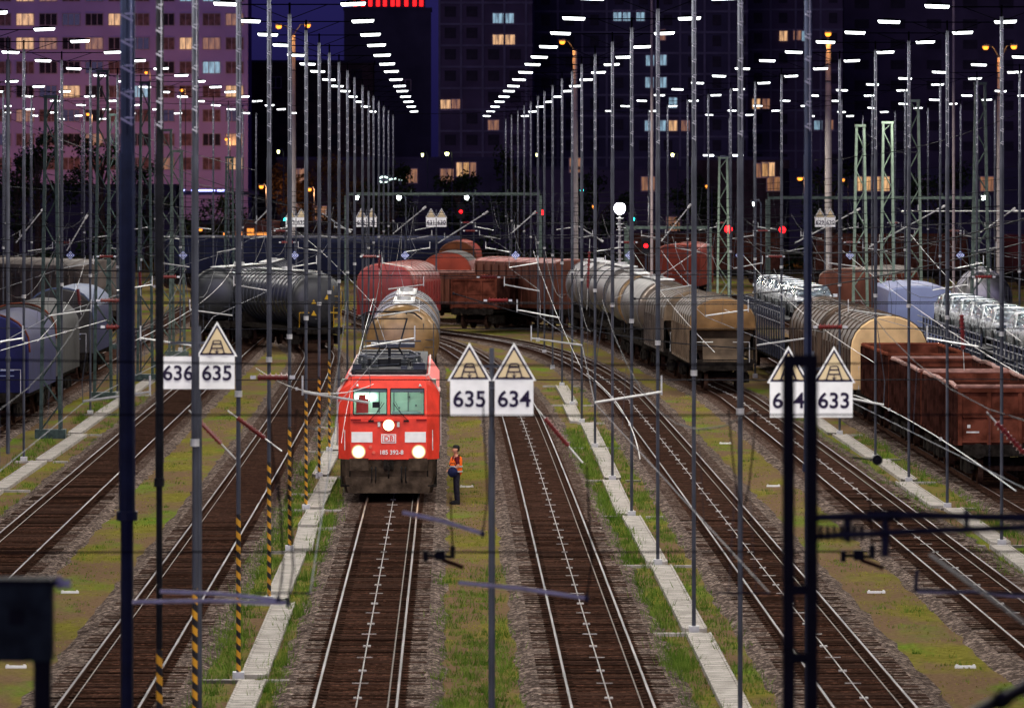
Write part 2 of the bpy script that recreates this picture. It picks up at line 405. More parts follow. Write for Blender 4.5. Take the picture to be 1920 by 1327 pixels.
# ---------------------------------------------------------------- walkways of concrete slabs
def slabmat():
    m = M('walkway_slabs', (.33,.305,.28), .9, 0, .2, 2.5, .3, 25)
    nt = m.node_tree; n = nt.nodes; l = nt.links; b = n['Principled BSDF']
    src = b.inputs['Base Color'].links[0].from_socket
    tc = n.new('ShaderNodeTexCoord'); sx = n.new('ShaderNodeSeparateXYZ'); l.new(tc.outputs['Object'], sx.inputs[0])
    d = n.new('ShaderNodeMath'); d.operation = 'MULTIPLY'; d.inputs[1].default_value = 2.0; l.new(sx.outputs['Y'], d.inputs[0])
    f = n.new('ShaderNodeMath'); f.operation = 'FRACT'; l.new(d.outputs[0], f.inputs[0])
    g = n.new('ShaderNodeMath'); g.operation = 'LESS_THAN'; g.inputs[1].default_value = .12; l.new(f.outputs[0], g.inputs[0])
    mx = n.new('ShaderNodeMix'); mx.data_type = 'RGBA'; l.new(g.outputs[0], mx.inputs[0]); l.new(src, mx.inputs[6]); mx.inputs[7].default_value = (.10,.09,.08,1)
    l.new(mx.outputs[2], b.inputs['Base Color']); return m
SLAB = slabmat()
def walkway(name, x, zs, w=.43, rnd=.18):
    mb = MB()
    for i in range(len(zs)-1):
        a, b = zs[i]+.35, zs[i+1]-.25
        a *= K; b *= K; xa = x+random.uniform(-rnd,rnd); xb = xa+random.uniform(-.05,.12)
        for e, wd, zt in ((0,w,-.135),):
            mb.loft([[(xa-wd/2,a,G),(xa+wd/2,a,G),(xa+wd/2,a,zt),(xa-wd/2,a,zt)],[(xb-wd/2,b,G),(xb+wd/2,b,G),(xb+wd/2,b,zt),(xb-wd/2,b,zt)]])
        for sx in (-1,1):     # raised side lips of the trough
            mb.loft([[(xa+sx*w/2,a,G),(xa+sx*(w/2+.05),a,G),(xa+sx*(w/2+.05),a,-.115),(xa+sx*w/2,a,-.115)],[(xb+sx*w/2,b,G),(xb+sx*(w/2+.05),b,G),(xb+sx*(w/2+.05),b,-.115),(xb+sx*w/2,b,-.115)]])
        # cross slabs at the mast foot
        s_ = random.choice((-1,1))
        mb.box((x+s_*.35,b+.22,(G-.15)/2),(1.05,.24,-G-.15+.0))
        if random.random() < .6: mb.box((x-s_*.65,b+.32,(G-.16)/2),(.5,.2,-G-.16))
    return struct(mb.build(name, SLAB))
LAMP_LIGHT = bpy.data.lights.new('lamp_light','AREA'); LAMP_LIGHT.shape = 'RECTANGLE'; LAMP_LIGHT.size = .58; LAMP_LIGHT.size_y = .24; LAMP_LIGHT.energy = 640; LAMP_LIGHT.color = (1,.96,.89)
arm_black = M('lamp_arm_black', (.004,.004,.006), 1.0, 0, 0, 1, spec=0.)
# ---------------------------------------------------------------- light masts
def make_mast(striped, arm, pr=1.0, pm=None):
    pm = pm or galv
    t = thing('light_mast', 'light mast', 'light mast')
    mb = MB(); r0 = .044*pr
    def sq(z0,z1,r):
        mb.tube([(0,0,z0),(0,0,z1)], r, 8)
    zs = 3.05 if striped else G
    sq(zs,5.4,r0); sq(5.4,10.0,.056*pr); sq(10.0,13.75,.046*pr)
    mb.box((.05*pr,0,(5.4+13.4)/2),(.02,.05,8.0))
    mb.build('pole', pm, t)
    mb = MB(); mb.tube([(0,0,5.33),(0,0,5.45)], .075*pr, 10); mb.box((0,0,G+.1),(.22,.22,.2)); mb.build('collar', galv_l if pm is galv else pm, t)
    if striped:
        mb = MB(); mb.tube([(0,0,G),(0,0,3.05)], r0*1.02, 8); mb.build('striped_foot', stripes, t)
    mb = MB()
    for k in range(10):
        z = 10.4+.33*k
        mb.box((-.0,-.055*pr,z),(.095*pr,.03,.022),ry=.5); mb.box((.02*pr,-.05*pr,z+.05),(.06*pr,.03,.018))
    mb.box((.03*pr,-.045*pr,11.9),(.012,.012,3.1)); mb.build('step_irons', galv_l, t)
    mb = MB()
    mb.tube([(-arm+.2,0,14.0),(arm-.2,0,14.0)], .017, 5)
    for s_ in (-1,1): mb.tube([(s_*arm*.6,0,14.0),(0,0,13.62)], .011, 4)
    mb.tube([(0,0,13.7),(0,0,14.05)], .03, 5)
    mb.build('arm', arm_black, t)
    for s_ in (-1,1):
        mb = MB(); mb.box((0,0,.055),(.66,.30,.04)); mb.box((0,.08,.085),(.3,.14,.03))
        L = mb.build('lamp', arm_black, t); L.location = (s_*arm,0,14.02); L.rotation_euler = (0,-s_*.035,0)
        mb = MB(); pr_ = [(-.32,0),(-.31,-.055),(-.28,-.085),(.28,-.085),(.31,-.055),(.32,0)]
        mb.loft([[(x,-.13,z*.7+.028) for x,z in pr_],[(x*1.02,0,z+.028) for x,z in pr_],[(x,.13,z*.7+.028) for x,z in pr_]])
        mb.build('diffuser', LED, L)
        al = bpy.data.objects.new('lamp_light', LAMP_LIGHT); C.objects.link(al); al.parent = L; al.location = (0,0,-.085)
    return t
rows = [
 ('light mast %s in the row along the far left path', -14.2, 1.9, False, [82,92,101,111,120,130,140,150,161,172,184,197,211,226,243]),
 ('light mast with striped foot left of the locomotive, %s', -4.0, 1.65, True, [42,48,58.2,68.4,77.5,86.8,95.9,104.4]),
 ('light mast in the row continuing behind the locomotive, %s', -4.0, 1.65, False, [114,124,134,147,159,170,184,199,216,236]),
 ('light mast %s along the path right of sign 634', 5.36, 1.65, False, [44,54,64,74.8,85.2,94.9,105.8,116,124.6,135.3,147,159,170,184,199,216,236,258]),
 ('light mast %s along the path right of sign 633', 14.7, 1.7, False, [61,70,78.7,87.2,94.4,101.7,110.9,120,130,141,153,166,180,196,214,234]),
 ('light mast %s beyond the wrapped cars on the right', 24.1, 1.7, False, [116,125,135,145,156,168,181,196,213,232,252]),
 ('light mast %s in the outermost row at right', 33.4, 1.7, False, [170,181,193,206,221,238,258]),
 ('light mast %s in the second row from the left edge', -23.6, 1.9, False, [150,160,171,183,196,210,226,244]),
 ('light mast %s in the outermost row at left', -33.2, 1.9, False, [214,226,240,256,274]),
]
for desc, X, arm, st, zs in rows:
    p = None
    for i, z in enumerate(zs):
        if z in (42,44): o = make_mast(st, arm, 1.0, black_steel if z == 42 else navy_pole)
        elif p is None: o = p = make_mast(st, arm)
        else: o = copy_tree(p)
        o.location = (X, z*K, 0); o.rotation_euler[2] = 0
        nm = ORD[i]+' from the front'
        tag(o, desc % nm + (', blackish' if z in (42,44) else ''), 'light mast', 'twin-lamp light masts of the yard')
bp = make_mast(False, 1.65); first = True  # unseen masts extending the outer rows, added to light sign and locomotive fronts
for X, zs, d in ((-14.2,(70,58),'left'),(14.7,(50,),'right')):
    for i, z in enumerate(zs):
        o = bp if first else copy_tree(bp); first = False; o.location = (X,z*K,0)
        tag(o, f'light mast {ORD[i]} out of view, added for light, in the near {d} row', 'light mast', 'unseen light masts added to extend the rows')
t = make_mast(False, 1.65, 1.85, navy_pole); t.location = (-4.03,38*K,0)
tag(t, 'thick dark blue light mast nearest the camera on the left', 'light mast', 'twin-lamp light masts of the yard')

walkway('middle_path', 5.36, [34,44,54,64,74.8,85.2,94.9,105.8,116,124.6,135.3])
walkway('left_path', -3.85, [38,48,58.2,68.4,77.5,82.5,86.8,91,95.9,104.4,114])
walkway('far_left_path', -13.6, [72,82,92,101,111,120,130,140])
walkway('right_path', 14.65, [61,70,78.7,87.2,94.4,101.7,110.9,120])

# short white marker bars lying between the tracks
k = 0
MBAR = [(131,1110,'on the bare dirt at lower left'),(1643,1110,'on dirt right of the dark mast foot'),(1810,1250,'nearest the lower right corner'),(30,1250,'beside the dark box at lower left'),(1115,993,'beside the middle path'),(1120,665+160,'beside the middle path near the masts'),(1360,831,'on the grass between the two right-hand bare tracks'),(875,912,'behind the standing man'),(1450,911,'on the grass behind the dark mast')]
for px,py,d in MBAR:
    Y = F*(H-G-.02)/(py-308); p = at(px,py,Y)
    mb = MB(); mb.box((0,0,.025),(.42,.07,.05)); mb.box((-.17,0,.06),(.04,.05,.03)); mb.box((.17,0,.06),(.04,.05,.03))
    o = mb.build('marker_bar', white_paint); o.location = (p.x,p.y,G); tag(o, 'short white marker bar lying '+d, 'marker bar', 'white marker bars between the tracks')

# ---------------------------------------------------------------- number signs on posts
def number_sign(px, Y, nums, label, zb, dx, full=True, gap=.05, pole=True):
    X = (px-832)*Y/F
    t = thing('number_sign', label, 'sign', (X,Y,0), 0, 'numbered sign posts with warning triangles')
    mb = MB(); mb.tube([(0,0,G),(0,0,zb-.2)], .05, 8); mb.tube([(0,0,zb-.2),(0,0,zb+1.02)], .036, 8); mb.build('post', galv, t)
    W = .575; Hh = .53
    for i, s in enumerate(nums):
        sg = -1 if i == 0 else 1
        cx = sg*(W/2+gap/2)+dx
        mb = MB(); mb.box((cx,-.06,zb+Hh/2),(W,.02,Hh)); pl = mb.build('number_plate', white_paint, t)
        text_mesh('numerals', s, .335, (cx,-.072,zb+Hh*.47), text_dark, pl)
        if nums == ('636','635') and i == 0: continue      # this board carries no triangle
        mb = MB()
        def tri(sc, y0, y1, zc=.19):
            a, h = .33*sc, .57*sc
            z0 = zb+Hh+zc-h/3
            mb.prism([(cx-a,z0),(cx+a,z0),(cx,z0+h)], y0, y1)
        tri(1.0,-.065,-.05); tr = mb.build('warning_triangle', white_paint, t)
        mb = MB(); tri(.87,-.071,-.0651); mb.build('border', text_dark, tr)
        mb = MB(); tri(.72,-.077,-.0711); mb.build('panel', cream, tr)
        if full:
            mb = MB(); z0 = zb+Hh+.05
            def st(x0,z0_,x1,z1_,w=.022):
                d = Vector((x1-x0,0,z1_-z0_)); L = d.length
                mb.box((cx+(x0+x1)/2,-.080,(z0_+z1_)/2),(w,.004,L),ry=atan2(d.x,d.z))
            st(-.12,z0,-.055,z0+.21); st(.12,z0,.055,z0+.21); st(-.085,z0+.085,.085,z0+.085); st(-.065,z0+.155,.065,z0+.155); st(-.05,z0+.21,.05,z0+.21,.014)
            st(-.16,z0,-.09,z0,.018); st(.16,z0,.09,z0,.018); st(0,z0+.085,0,z0+.02,.014); st(0,z0+.005,-.03,z0+.04,.014); st(0,z0+.005,.03,z0+.04,.014)
            mb.build('symbol', text_dark, tr)
    mb = MB()
    for zz in (zb+.1,zb+.42,zb+.75): mb.box((dx,-.035,zz),(.9,.02,.04))
    mb.build('bracket', galv, t)
    return t
number_sign(373, 48.7, ('636','635'), 'white sign pair 636 and 635 on a post left of the red locomotive', 6.2, -.02, gap=.06)
number_sign(922, 44.6, ('635','634'), 'white sign pair 635 and 634 on a post in the middle', 6.1, 0, gap=.09)
number_sign(1523, 46.2, ('634','633'), 'white sign pair 634 and 633 partly behind the dark mast on the right', 5.95, -.02, gap=.13)
for px, nums, d in ((555,('633','632'),'633 and 632, far behind above the dark tank wagons'),(687,('632','631'),'632 and 631, far behind above the red wagon'),(818,('631','630'),'631 and 630, far behind left of the red signal'),(1547,('629','628'),'629 and 628, far behind on the right')):
    number_sign(px, 177, nums, 'small distant white sign pair '+d, 6.15, 0, full=False)

# blue diamond boards over each track
for i, X in enumerate([-15.9,-11.1,-6.35,-1.65,3.06,7.9,12.6,17.3,22.0]):
    mb = MB(); mb.box((0,0,0),(.27,.012,.27),ry=pi/4)
    t = thing('diamond_board', ['leftmost blue diamond board, above the far left track','blue diamond board left of the left-hand tank wagon','blue diamond board above the ribbed dark tank wagons','blue diamond board above the red wagon behind the locomotive','blue diamond board above the brown open wagons','blue diamond board above the brown van and the silver tank','blue diamond board above the tan-ended hopper wagon','blue diamond board above the yellow-lit hopper wagon','rightmost blue diamond board, above the car transporter'][i], 'sign', (X,127.2,5.98), 0, 'blue diamond boards hung over the tracks')
    mb.build('board', blue_sign, t)
    mb = MB()
    for d in (.105,.045):
        for q in range(4):
            a = q*pi/2+pi/4
            mb.box((cos(a)*d,-.009,sin(a)*d),(.016,.006,d*2+.012),ry=-a)
    mb.build('white_square', white_paint, t)
    mb = MB(); mb.tube([(0,.0,.18),(0,0,.62)], .012, 5); mb.build('hanger', galv, t)

# ---------------------------------------------------------------- lattice masts
def lattice(px, Y, ztop, wb, wt, mat, label, xo=None):
    X = (px-832)*Y/F if xo is None else xo
    t = thing('lattice_mast', label, 'lattice mast', (X,Y,0), 0, 'lattice catenary masts')
    mb = MB(); k = wb/2; q = wt/2; b = .055
    def cor(sx,sy,z):
        u = (z-G)/(ztop-G); r = k+(q-k)*u; return Vector((sx*r,sy*r*.6,z))
    for sx in (-1,1):
        for sy in (-1,1):
            a = cor(sx,sy,G); c = cor(sx,sy,ztop)
            mb.loft([[a+Vector((x,y,0)) for x,y in ((-b,-b),(b,-b),(b,b),(-b,b))],[c+Vector((x,y,0)) for x,y in ((-b,-b),(b,-b),(b,b),(-b,b))]])
    mb.build('corner_posts', mat, t)
    mb = MB(); z = G+.3; i = 0
    while z < ztop-.3:
        st = .95
        for sy in (-1,1):
            s_ = 1 if i%2 else -1
            mb.tube([cor(s_,sy,z), cor(-s_,sy,min(z+st,ztop))], .022, 4)
        for sx in (-1,1):
            s_ = 1 if i%2 else -1
            mb.tube([cor(sx,s_,z), cor(sx,-s_,min(z+st,ztop))], .02, 4)
        z += st; i += 1
    mb.build('lacing', mat, t)
    mb = MB(); mb.box((0,0,ztop+.04),(wt+.16,wt*.6+.16,.12)); mb.box((0,0,G+.15),(wb+.4,wb*.6+.4,.35)); mb.build('cap_plate', mat, t)
    return t
for a in ((95,110,12.3,.72,.36,dkgreen_steel,'dark green lattice mast standing in the grass on the far left path'),
          (193,128,13.8,.72,.38,dkgreen_steel,'tall dark lattice mast second from the left edge, in front of the pink tower block'),
          (272,139,13.6,.70,.36,dkgreen_steel,'dark lattice mast just right of the thick blue pole'),
          (311,148,11.5,.8,.5,green_steel,'grey-green lattice mast left of the left-hand tank wagon'),
          (332,156,10.5,.8,.5,green_steel,'grey-green lattice mast hidden partly by the grey pole on the left'),
          (212,162,12.5,.7,.36,dkgreen_steel,'slim dark lattice mast behind the tall one on the left'),
          (430,172,10.2,.6,.34,dkgreen_steel,'dark lattice mast behind the ribbed tank wagons'),
          (1613,146,11.7,.82,.36,lt_green,'pale green lattice mast left of the blue box wagon'),
          (1664,146,11.85,.72,.42,lt_green,'pale green lattice mast with a square top above the yellow-lit hopper'),
          (1714,150,13.0,.85,.40,lt_green,'pale green lattice mast behind the blue box wagon'),
          (1838,140,13.6,.92,.42,green_steel,'tallest pale green lattice mast on the right, behind the car transporter'),
          (1356,176,10.2,.75,.45,lt_green,'pale green lattice mast beside the red signal, behind the tan-ended hopper')):
    lattice(*a)

# ---------------------------------------------------------------- overhead line: cross spans, steady arms, wires along the tracks
def span(Y, x0, x1, label, z1=7.35, z2=5.95, arms=TX, sag=2.2, armmat=galv_l, thick=.010, seed=0):
    rnd = random.Random(seed)
    t = thing('cross_span', label, 'overhead wires', ((x0+x1)/2,Y,0), 0, 'cross spans of the overhead line')
    ox = (x0+x1)/2; n = 24
    top = lambda x: z1+.45+sag*(2*(x-x0)/(x1-x0)-1)**2
    mb = MB()
    mb.tube([(x0+(x1-x0)*i/n-ox,0,top(x0+(x1-x0)*i/n)) for i in range(n+1)], thick, 4)
    mb.build('messenger_wire', black_steel, t)
    for z in (z1,z2):
        mb = MB(); mb.tube([(x0+(x1-x0)*i/n-ox,0,z-.06*sin(pi*i/n)+rnd.uniform(-.01,.01)) for i in range(n+1)], thick, 4); mb.build('cross_wire', black_steel, t)
    for i, X in enumerate(arms):
        if not (x0 < X < x1) or Y < 40: continue
        s_ = 1 if (i+int(Y))%2 else -1
        x = X-ox
        mb = MB()
        mb.tube([(x-s_*.95,0,z2-.28),(x+s_*.28,-.05,z2-.48+rnd.uniform(-.04,.04))], .024, 6)
        mb.tube([(x-s_*.95,0,z2-.34),(x-s_*.95,0,z2+.02)], .018, 5)
        mb.build('steady_arm', white_paint if Y < 40 else armmat, t)
        mb = MB(); mb.tube([(x+s_*.28,-.05,z2-.48),(x+s_*.30,-.02,z2-.1),(x+s_*.1,0,z1),(x,0,top(X))], .007, 4)
        mb.build('dropper', galv, t)
        if Y < 40 or (i*2+int(Y))%3: continue
        mb = MB(); ix = x-s_*1.5
        mb.tube([(ix-.28,0,z2-.01),(ix+.28,0,z2-.01)], .045, 8)
        for q in range(6): mb.tube([(ix-.25+q*.1,0,z2-.01),(ix-.23+q*.1,0,z2-.01)], .075, 8)
        mb.cur = 1; mb.box((ix-.36,0,z2-.01),(.1,.06,.06)); mb.box((ix+.36,0,z2-.01),(.1,.06,.06)); mb.build('insulator', [red_ins,galv_l], t)
    return t
SP = [(30.6,'nearest cross span of overhead wires, blurred in front of everything'),(55,'cross span of overhead wires in front of the number signs and locomotive'),(72,'cross span of overhead wires just in front of the red locomotive'),(86,'cross span of overhead wires above the cab of the red locomotive'),(104,'cross span of overhead wires over the rear of the red locomotive'),(127,'cross span of overhead wires carrying the blue diamond boards'),(150,'cross span of overhead wires above the tan-ended hopper'),(176,'cross span of overhead wires above the distant sign pairs'),(200,'farthest cross span of overhead wires, behind the red wagons')]
for i,(Y,lb) in enumerate(SP):
    span(Y, -34, 36, lb, seed=i, thick=.007+Y*.00004, arms=TX+([31.6] if Y > 150 else []))
ARMG = M('arm_grey', (.86,.86,.78), .5, 0, .2, 6)
for (pa,pb,l_) in (((300,1108),(522,1124),'upper one at lower left, left of the walkway'),((248,1128),(540,1130),'lower one at lower left, left of the walkway'),((860,1092),(1100,1121),'blurred across the middle sign post'),((755,960),(905,1000),'below the front of the red locomotive'),((1720,1108),(1930,1118),'at the lower right edge')):
    A = at(*pa,30.6); B = at(*pb,30.6); d = B-A
    t = thing('steady_arm', 'pale out-of-focus steady arm, '+l_, 'steady arm', A, 0, 'steady arms in the near foreground')
    mb = MB(); mb.tube([(0,0,0),d*.5+Vector((0,0,.02)),d], .022, 6); mb.build('tube', ARMG, t)
    mb = MB(); mb.tube([d+Vector((0,0,-.04)),d+Vector((0,0,.05))], .016, 6); mb.box(d,(.05,.05,.035)); mb.build('clip', dark_steel, t)
    mb = MB(); mb.tube([d,d+Vector((.05,0,.35)),(d.x,0,z_ if False else 1.2)], .008, 4); mb.build('hanger_wire', black_steel, t)
def contact(X, y0, y1, label, xoff=0, curve=None):
    t = thing('overhead_wire', label, 'overhead wires', (X,y0,0), 0, 'overhead wires along the tracks')
    ys = sorted([y for y,_ in SP if y0 <= y <= y1]+[y0,y1]); mb = MB(); mb2 = MB(); mb3 = MB()
    pc = []; pm = []
    for i in range(len(ys)-1):
        a, b = ys[i], ys[i+1]; n = 8
        za = 1 if i%2 else -1
        for q in range(n+(i == len(ys)-2)):
            u = q/n; y = a+(b-a)*u; x = za*.28*(1-2*u)
            if curve: x += curve(y)-X
            pc.append((x,(y-y0)*K,5.47)); pm.append((x*.5 if not curve else x,(y-y0)*K,7.35-1.0*4*u*(1-u)))
            if 0 < q < n and q%2 == 0: mb3.tube([pc[-1],pm[-1]], .004, 3)
    mb3.tube(pc, .008, 4); mb3.cur = 1; mb3.tube(pm, .008, 4); mb3.build('catenary_wires', [galv,black_steel], t)
nm = {0:'over the outermost left track',1:'over the blue locomotive track on the left',2:'over the leftmost bare track',3:'over the bare track left of the locomotive',4:'over the red locomotive',5:'over the bare track right of the locomotive',6:'over the bare track right of the middle path',7:'over the track of the tan-ended hopper',8:'over the brown open wagons',9:'over the car transporter',10:'at the far right beyond the transporter'}
for i, X in enumerate(TX):
    contact(X, 30.6, 176, 'pair of overhead wires running '+nm[i])
# long curved feeder wires in the mid distance, light grey
FE = [((560,436,150),(640,500,150),(735,610,128)),((1000,470,150),(1040,590,128),(1090,690,104)),((1180,460,150),(1240,560,128),(1340,660,104)),((1395,480,127),(1490,590,110),(1640,680,86)),((1580,470,127),(1720,590,100),(1910,700,72)),((1700,430,127),(1800,560,104),(1915,640,86)),((1240,470,176),(1300,560,150),(1370,585,127)),((480,690,60),(590,770,60),(700,720,72)),((1100,700,72),(1185,765,72),(1200,860,60)),((1600,740,72),(1700,770,60),(1905,920,48)),((70,640,104),(150,560,127),(160,480,150)),((250,640,104),(420,560,127),(440,490,150)),((-10,660,86),(60,640,86),(200,600,104)),((640,830,86),(655,720,86),(700,560,104)),((1330,450,176),(1250,520,150),(1150,560,150))]
lab = ['above the dark tank wagons','left of the brown van','right of the brown van','above the hopper with the yellow-lit end','running to the right edge over the transporter','over the cars on the right','above the silver tank','low beside the left-hand striped masts','hanging over the middle path','sweeping in front of the brown open wagon','above the covered wagon on the far left','in front of the left-hand tank end','in front of the blue locomotive','hanging left of the red cab','rising right of the floodlight']
for (a,b,c),l_ in zip(FE,lab):
    A,B,D = at(*a),at(*b),at(*c); pts = []
    for q in range(13):
        u = q/12; pts.append(A*(1-u)**2+B*2*u*(1-u)+D*u*u)
    mb = MB(); mb.tube([p-A for p in pts], .0095, 4)
    for q in (4,8): mb.box(pts[q]-A,(.05,.05,.06))
    o = mb.build('feeder_wire', galv_l); o.location = A; tag(o, 'pale curved feeder wire '+l_, 'wire', 'pale curved feeder wires')
# dark tension wires crossing the upper picture
DW = [((0,155,190),(480,195,178)),((100,175,185),(480,320,140)),((0,300,178),(830,480,150)),((480,190,178),(1010,205,178)),((1000,203,178),(1640,190,178)),((1440,470,110),(1920,410,100)),((1190,560,112),(1920,455,96)),((850,550,118),(1440,655,118)),((0,215,176),(560,390,150)),((110,230,150),(760,440,150)),((1530,300,146),(1920,210,140)),((1610,236,146),(1720,285,146)),((1660,232,146),(1570,300,176))]
lab = ['crossing the pink tower block high up','falling across the pink tower block','sloping down to the red wagon','level across the middle of the sky','level across the dark towers on the right','rising to the right edge','rising over the car transporter','falling over the brown open wagons','sloping in front of the trees at left','sloping between the lattice masts at left','between the pale lattice masts and the right edge','from the top of the left pale lattice mast','from the square top of the pale lattice mast']
for (a,b),l_ in zip(DW,lab):
    A,B = at(*a),at(*b); mb = MB()
    mb.tube([(B-A)*(q/10)-Vector((0,0,.5*sin(pi*q/10))) for q in range(11)], .016 if a[2] > 130 else .022, 4); mb.box((.0,0,0),(.08,.3,.08)); 
    o = mb.build('tension_wire', black_steel); o.location = A; tag(o, 'dark tension wire '+l_, 'wire', 'dark tension wires')
# red diagonal insulator rods
for (a,b),l_ in zip((((370,785,52),(415,832,52)),((445,783,56),(497,822,56)),((1022,784,52),(1066,836,52)),((1868,792,48),(1920,850,48)),((146,542,110),(150,572,110)),((262,510,120),(263,538,120)),((711,478,150),(711,503,150)),((1105,472,150),(1102,540,150)),((1803,590,90),(1806,655,90))),('right of the left sign post','above the striped masts on the left','right of the middle sign','at the right edge in front of the open wagon','above the grey locomotive at left','in front of the grey wagon at left','in front of the red hopper','in front of the brown van','in front of the wrapped cars')):
    A,B = at(*a),at(*b); mb = MB(); d = B-A
    mb.tube([Vector((0,0,0)),d], .035*a[2]/52 if a[2] < 80 else .05, 8)
    for q in range(9): mb.tube([d*(q/9+.02),d*(q/9+.05)], (.058 if a[2] < 80 else .085), 8)
    t = thing('rod_insulator', 'dark red rod insulator hanging '+l_, 'insulator', A, 0, 'red rod insulators')
    mb.build('ribbed_rod', red_ins, t)
    mb = MB(); mb.tube([-d*.35,Vector((0,0,0))], .014, 5); mb.tube([d,d*1.6], .014, 5); mb.build('end_fitting', galv_l, t)
# dark clamps on the wires in the foreground
for px,py,Y,l_ in ((825,1040,31,'below the red locomotive front'),(1610,1040,29,'right of the dark mast'),(1645,862,42,'round and dark over the right path')):
    p = at(px,py,Y); t = thing('wire_clamp', 'blurred dark wire clamp '+l_, 'wire clamp', p, 0, 'dark wire clamps in the foreground')
    if px == 1645:
        mb = MB(); mb.tube([(0,-.04,0),(0,.04,0)], .075, 12); mb.tube([(0,-.06,0),(0,.06,0)], .03, 8); mb.build('disc', black_steel, t); mb = MB(); mb.tube([(-.35,0,.03),(.0,0,.0)], .012, 5); mb.build('link', black_steel, t)
    else:
        mb = MB(); mb.box((0,0,0),(.10,.10,.10)); mb.box((-.15,0,-.01),(.05,.08,.11)); mb.box((.13,0,.03),(.05,.06,.13)); mb.tube([(-.17,0,.0),(.15,0,-.02)], .02, 6); mb.build('clamp_body', black_steel, t)
        mb = MB(); mb.tube([(.02,0,-.05),(.14,0,-.09),(.24,0,-.13)], .024, 6); mb.tube([(.13,0,.08),(.11,0,.6)], .008, 4); mb.build('link', rust3, t)

# ---------------------------------------------------------------- foreground mast with cantilever, and switch box at lower left
Y = 22.0; X = (1500-832)*Y/F
t = thing('foreground_mast', 'black battened catenary mast standing out of focus in the right foreground', 'catenary mast', (X,Y,0))
zt = H-(668-308)*Y/F
for sx,w_ in ((-.085,.085),(.085,.085)):
    mb = MB(); mb.box((sx,0,(G+zt)/2),(w_,.12,zt-G)); mb.build('channel', black_steel, t)
for k,py in enumerate((676,1105,1232,1360,1490)):
    z = H-(py-308)*Y/F; mb = MB(); mb.box((0,-.065,z),(.25,.012,.07 if k else .09)); mb.box((0,.065,z),(.25,.012,.07)); mb.build('batten', black_steel, t)
mb = MB()
zc = H-(965-308)*Y/F
mb.tube([(.1,0,zc-.02),(.75,-.2,zc+.01),(1.75,-.6,zc+.01)], .028, 8); mb.tube([(.1,0,zc-.16),(.8,-.2,zc-.11),(1.75,-.6,zc-.05)], .024, 8)
mb.tube([(.35,0,zc+.02),(.35,0,zc-.20)], .03, 8); mb.tube([(.62,-.1,zc+.03),(.62,-.1,zc-.30)], .03, 8); mb.tube([(1.2,-.3,zc+.06),(1.2,-.3,zc-.08)], .02, 6)
mb.build('cantilever', dark_steel, t)
mb = MB()
for q in range(7): mb.tube([(.14+q*.05,0,zc-.13),(.165+q*.05,0,zc-.13)], .06, 10)
for q in range(5): mb.tube([(.5+q*.05,-.08,zc),(.525+q*.05,-.09,zc)], .05, 10)
mb.build('insulator', black_steel, t)
mb = MB(); a = at(1745,1040,24)-Vector(t.location); b = at(1925,1170,20)-Vector(t.location)
mb.tube([a,b], .014, 6); a = at(1720,1105,26)-Vector(t.location); b = at(1930,1115,26)-Vector(t.location); mb.tube([a,b], .016, 6); mb.tube([a+Vector((0,0,.17)),a-Vector((.02,0,.02))], .018, 6)
mb.build('stay_tube', galv, t)
A = at(1830,1335,16); B = at(1990,1255,15)
t = thing('stay_pole', 'dark blue out-of-focus stay pole at the lower right corner', 'stay pole', A)
mb = MB(); mb.tube([(B-A)*-.6,(0,0,0),B-A,(B-A)*2], .034, 10); mb.build('tube', navy_pole, t)
mb = MB(); mb.tube([(B-A)*.3,(B-A)*.36], .05, 10); mb.build('clamp', black_steel, t)
Y = 20.0; a = at(-60,1092,Y); b = at(99,1236,Y)
t = thing('switch_box', 'dark green switch box out of focus in the lower left corner', 'switch box', ((a.x+b.x)/2,Y,G))
wz = b.x-a.x; z1 = a.z-G; z0 = b.z-G
mb = MB(); mb.box((0,0,(z0+z1)/2),(wz,.3,z1-z0)); mb.build('housing', M('switchbox_green', (.018,.028,.026), .6, .1, .4, 6), t)
mb = MB(); mb.box((0,0,z1+.015),(wz+.05,.36,.03)); mb.build('lid', black_steel, t)
for sx in (-.33,.38):
    mb = MB(); mb.box((sx*wz,0,z0/2),(.2*wz,.12,z0)); mb.build('leg', black_steel, t)
mb = MB(); mb.tube([(wz/2-.02,0,z1+.005),(wz/2+.12,0,z1-.01)], .03, 10); mb.tube([(wz/2+.03,0,z1),(wz/2+.06,0,z1)], .045, 10); mb.build('insulator', white_paint, t)
mb = MB(); mb.box((.05,-.16,(z0+z1)/2+.04),(.09,.02,.1)); mb.tube([(-.12,-.16,z0+.1),(-.12,-.16,z1-.1)], .012, 6); mb.build('handle', black_steel, t)
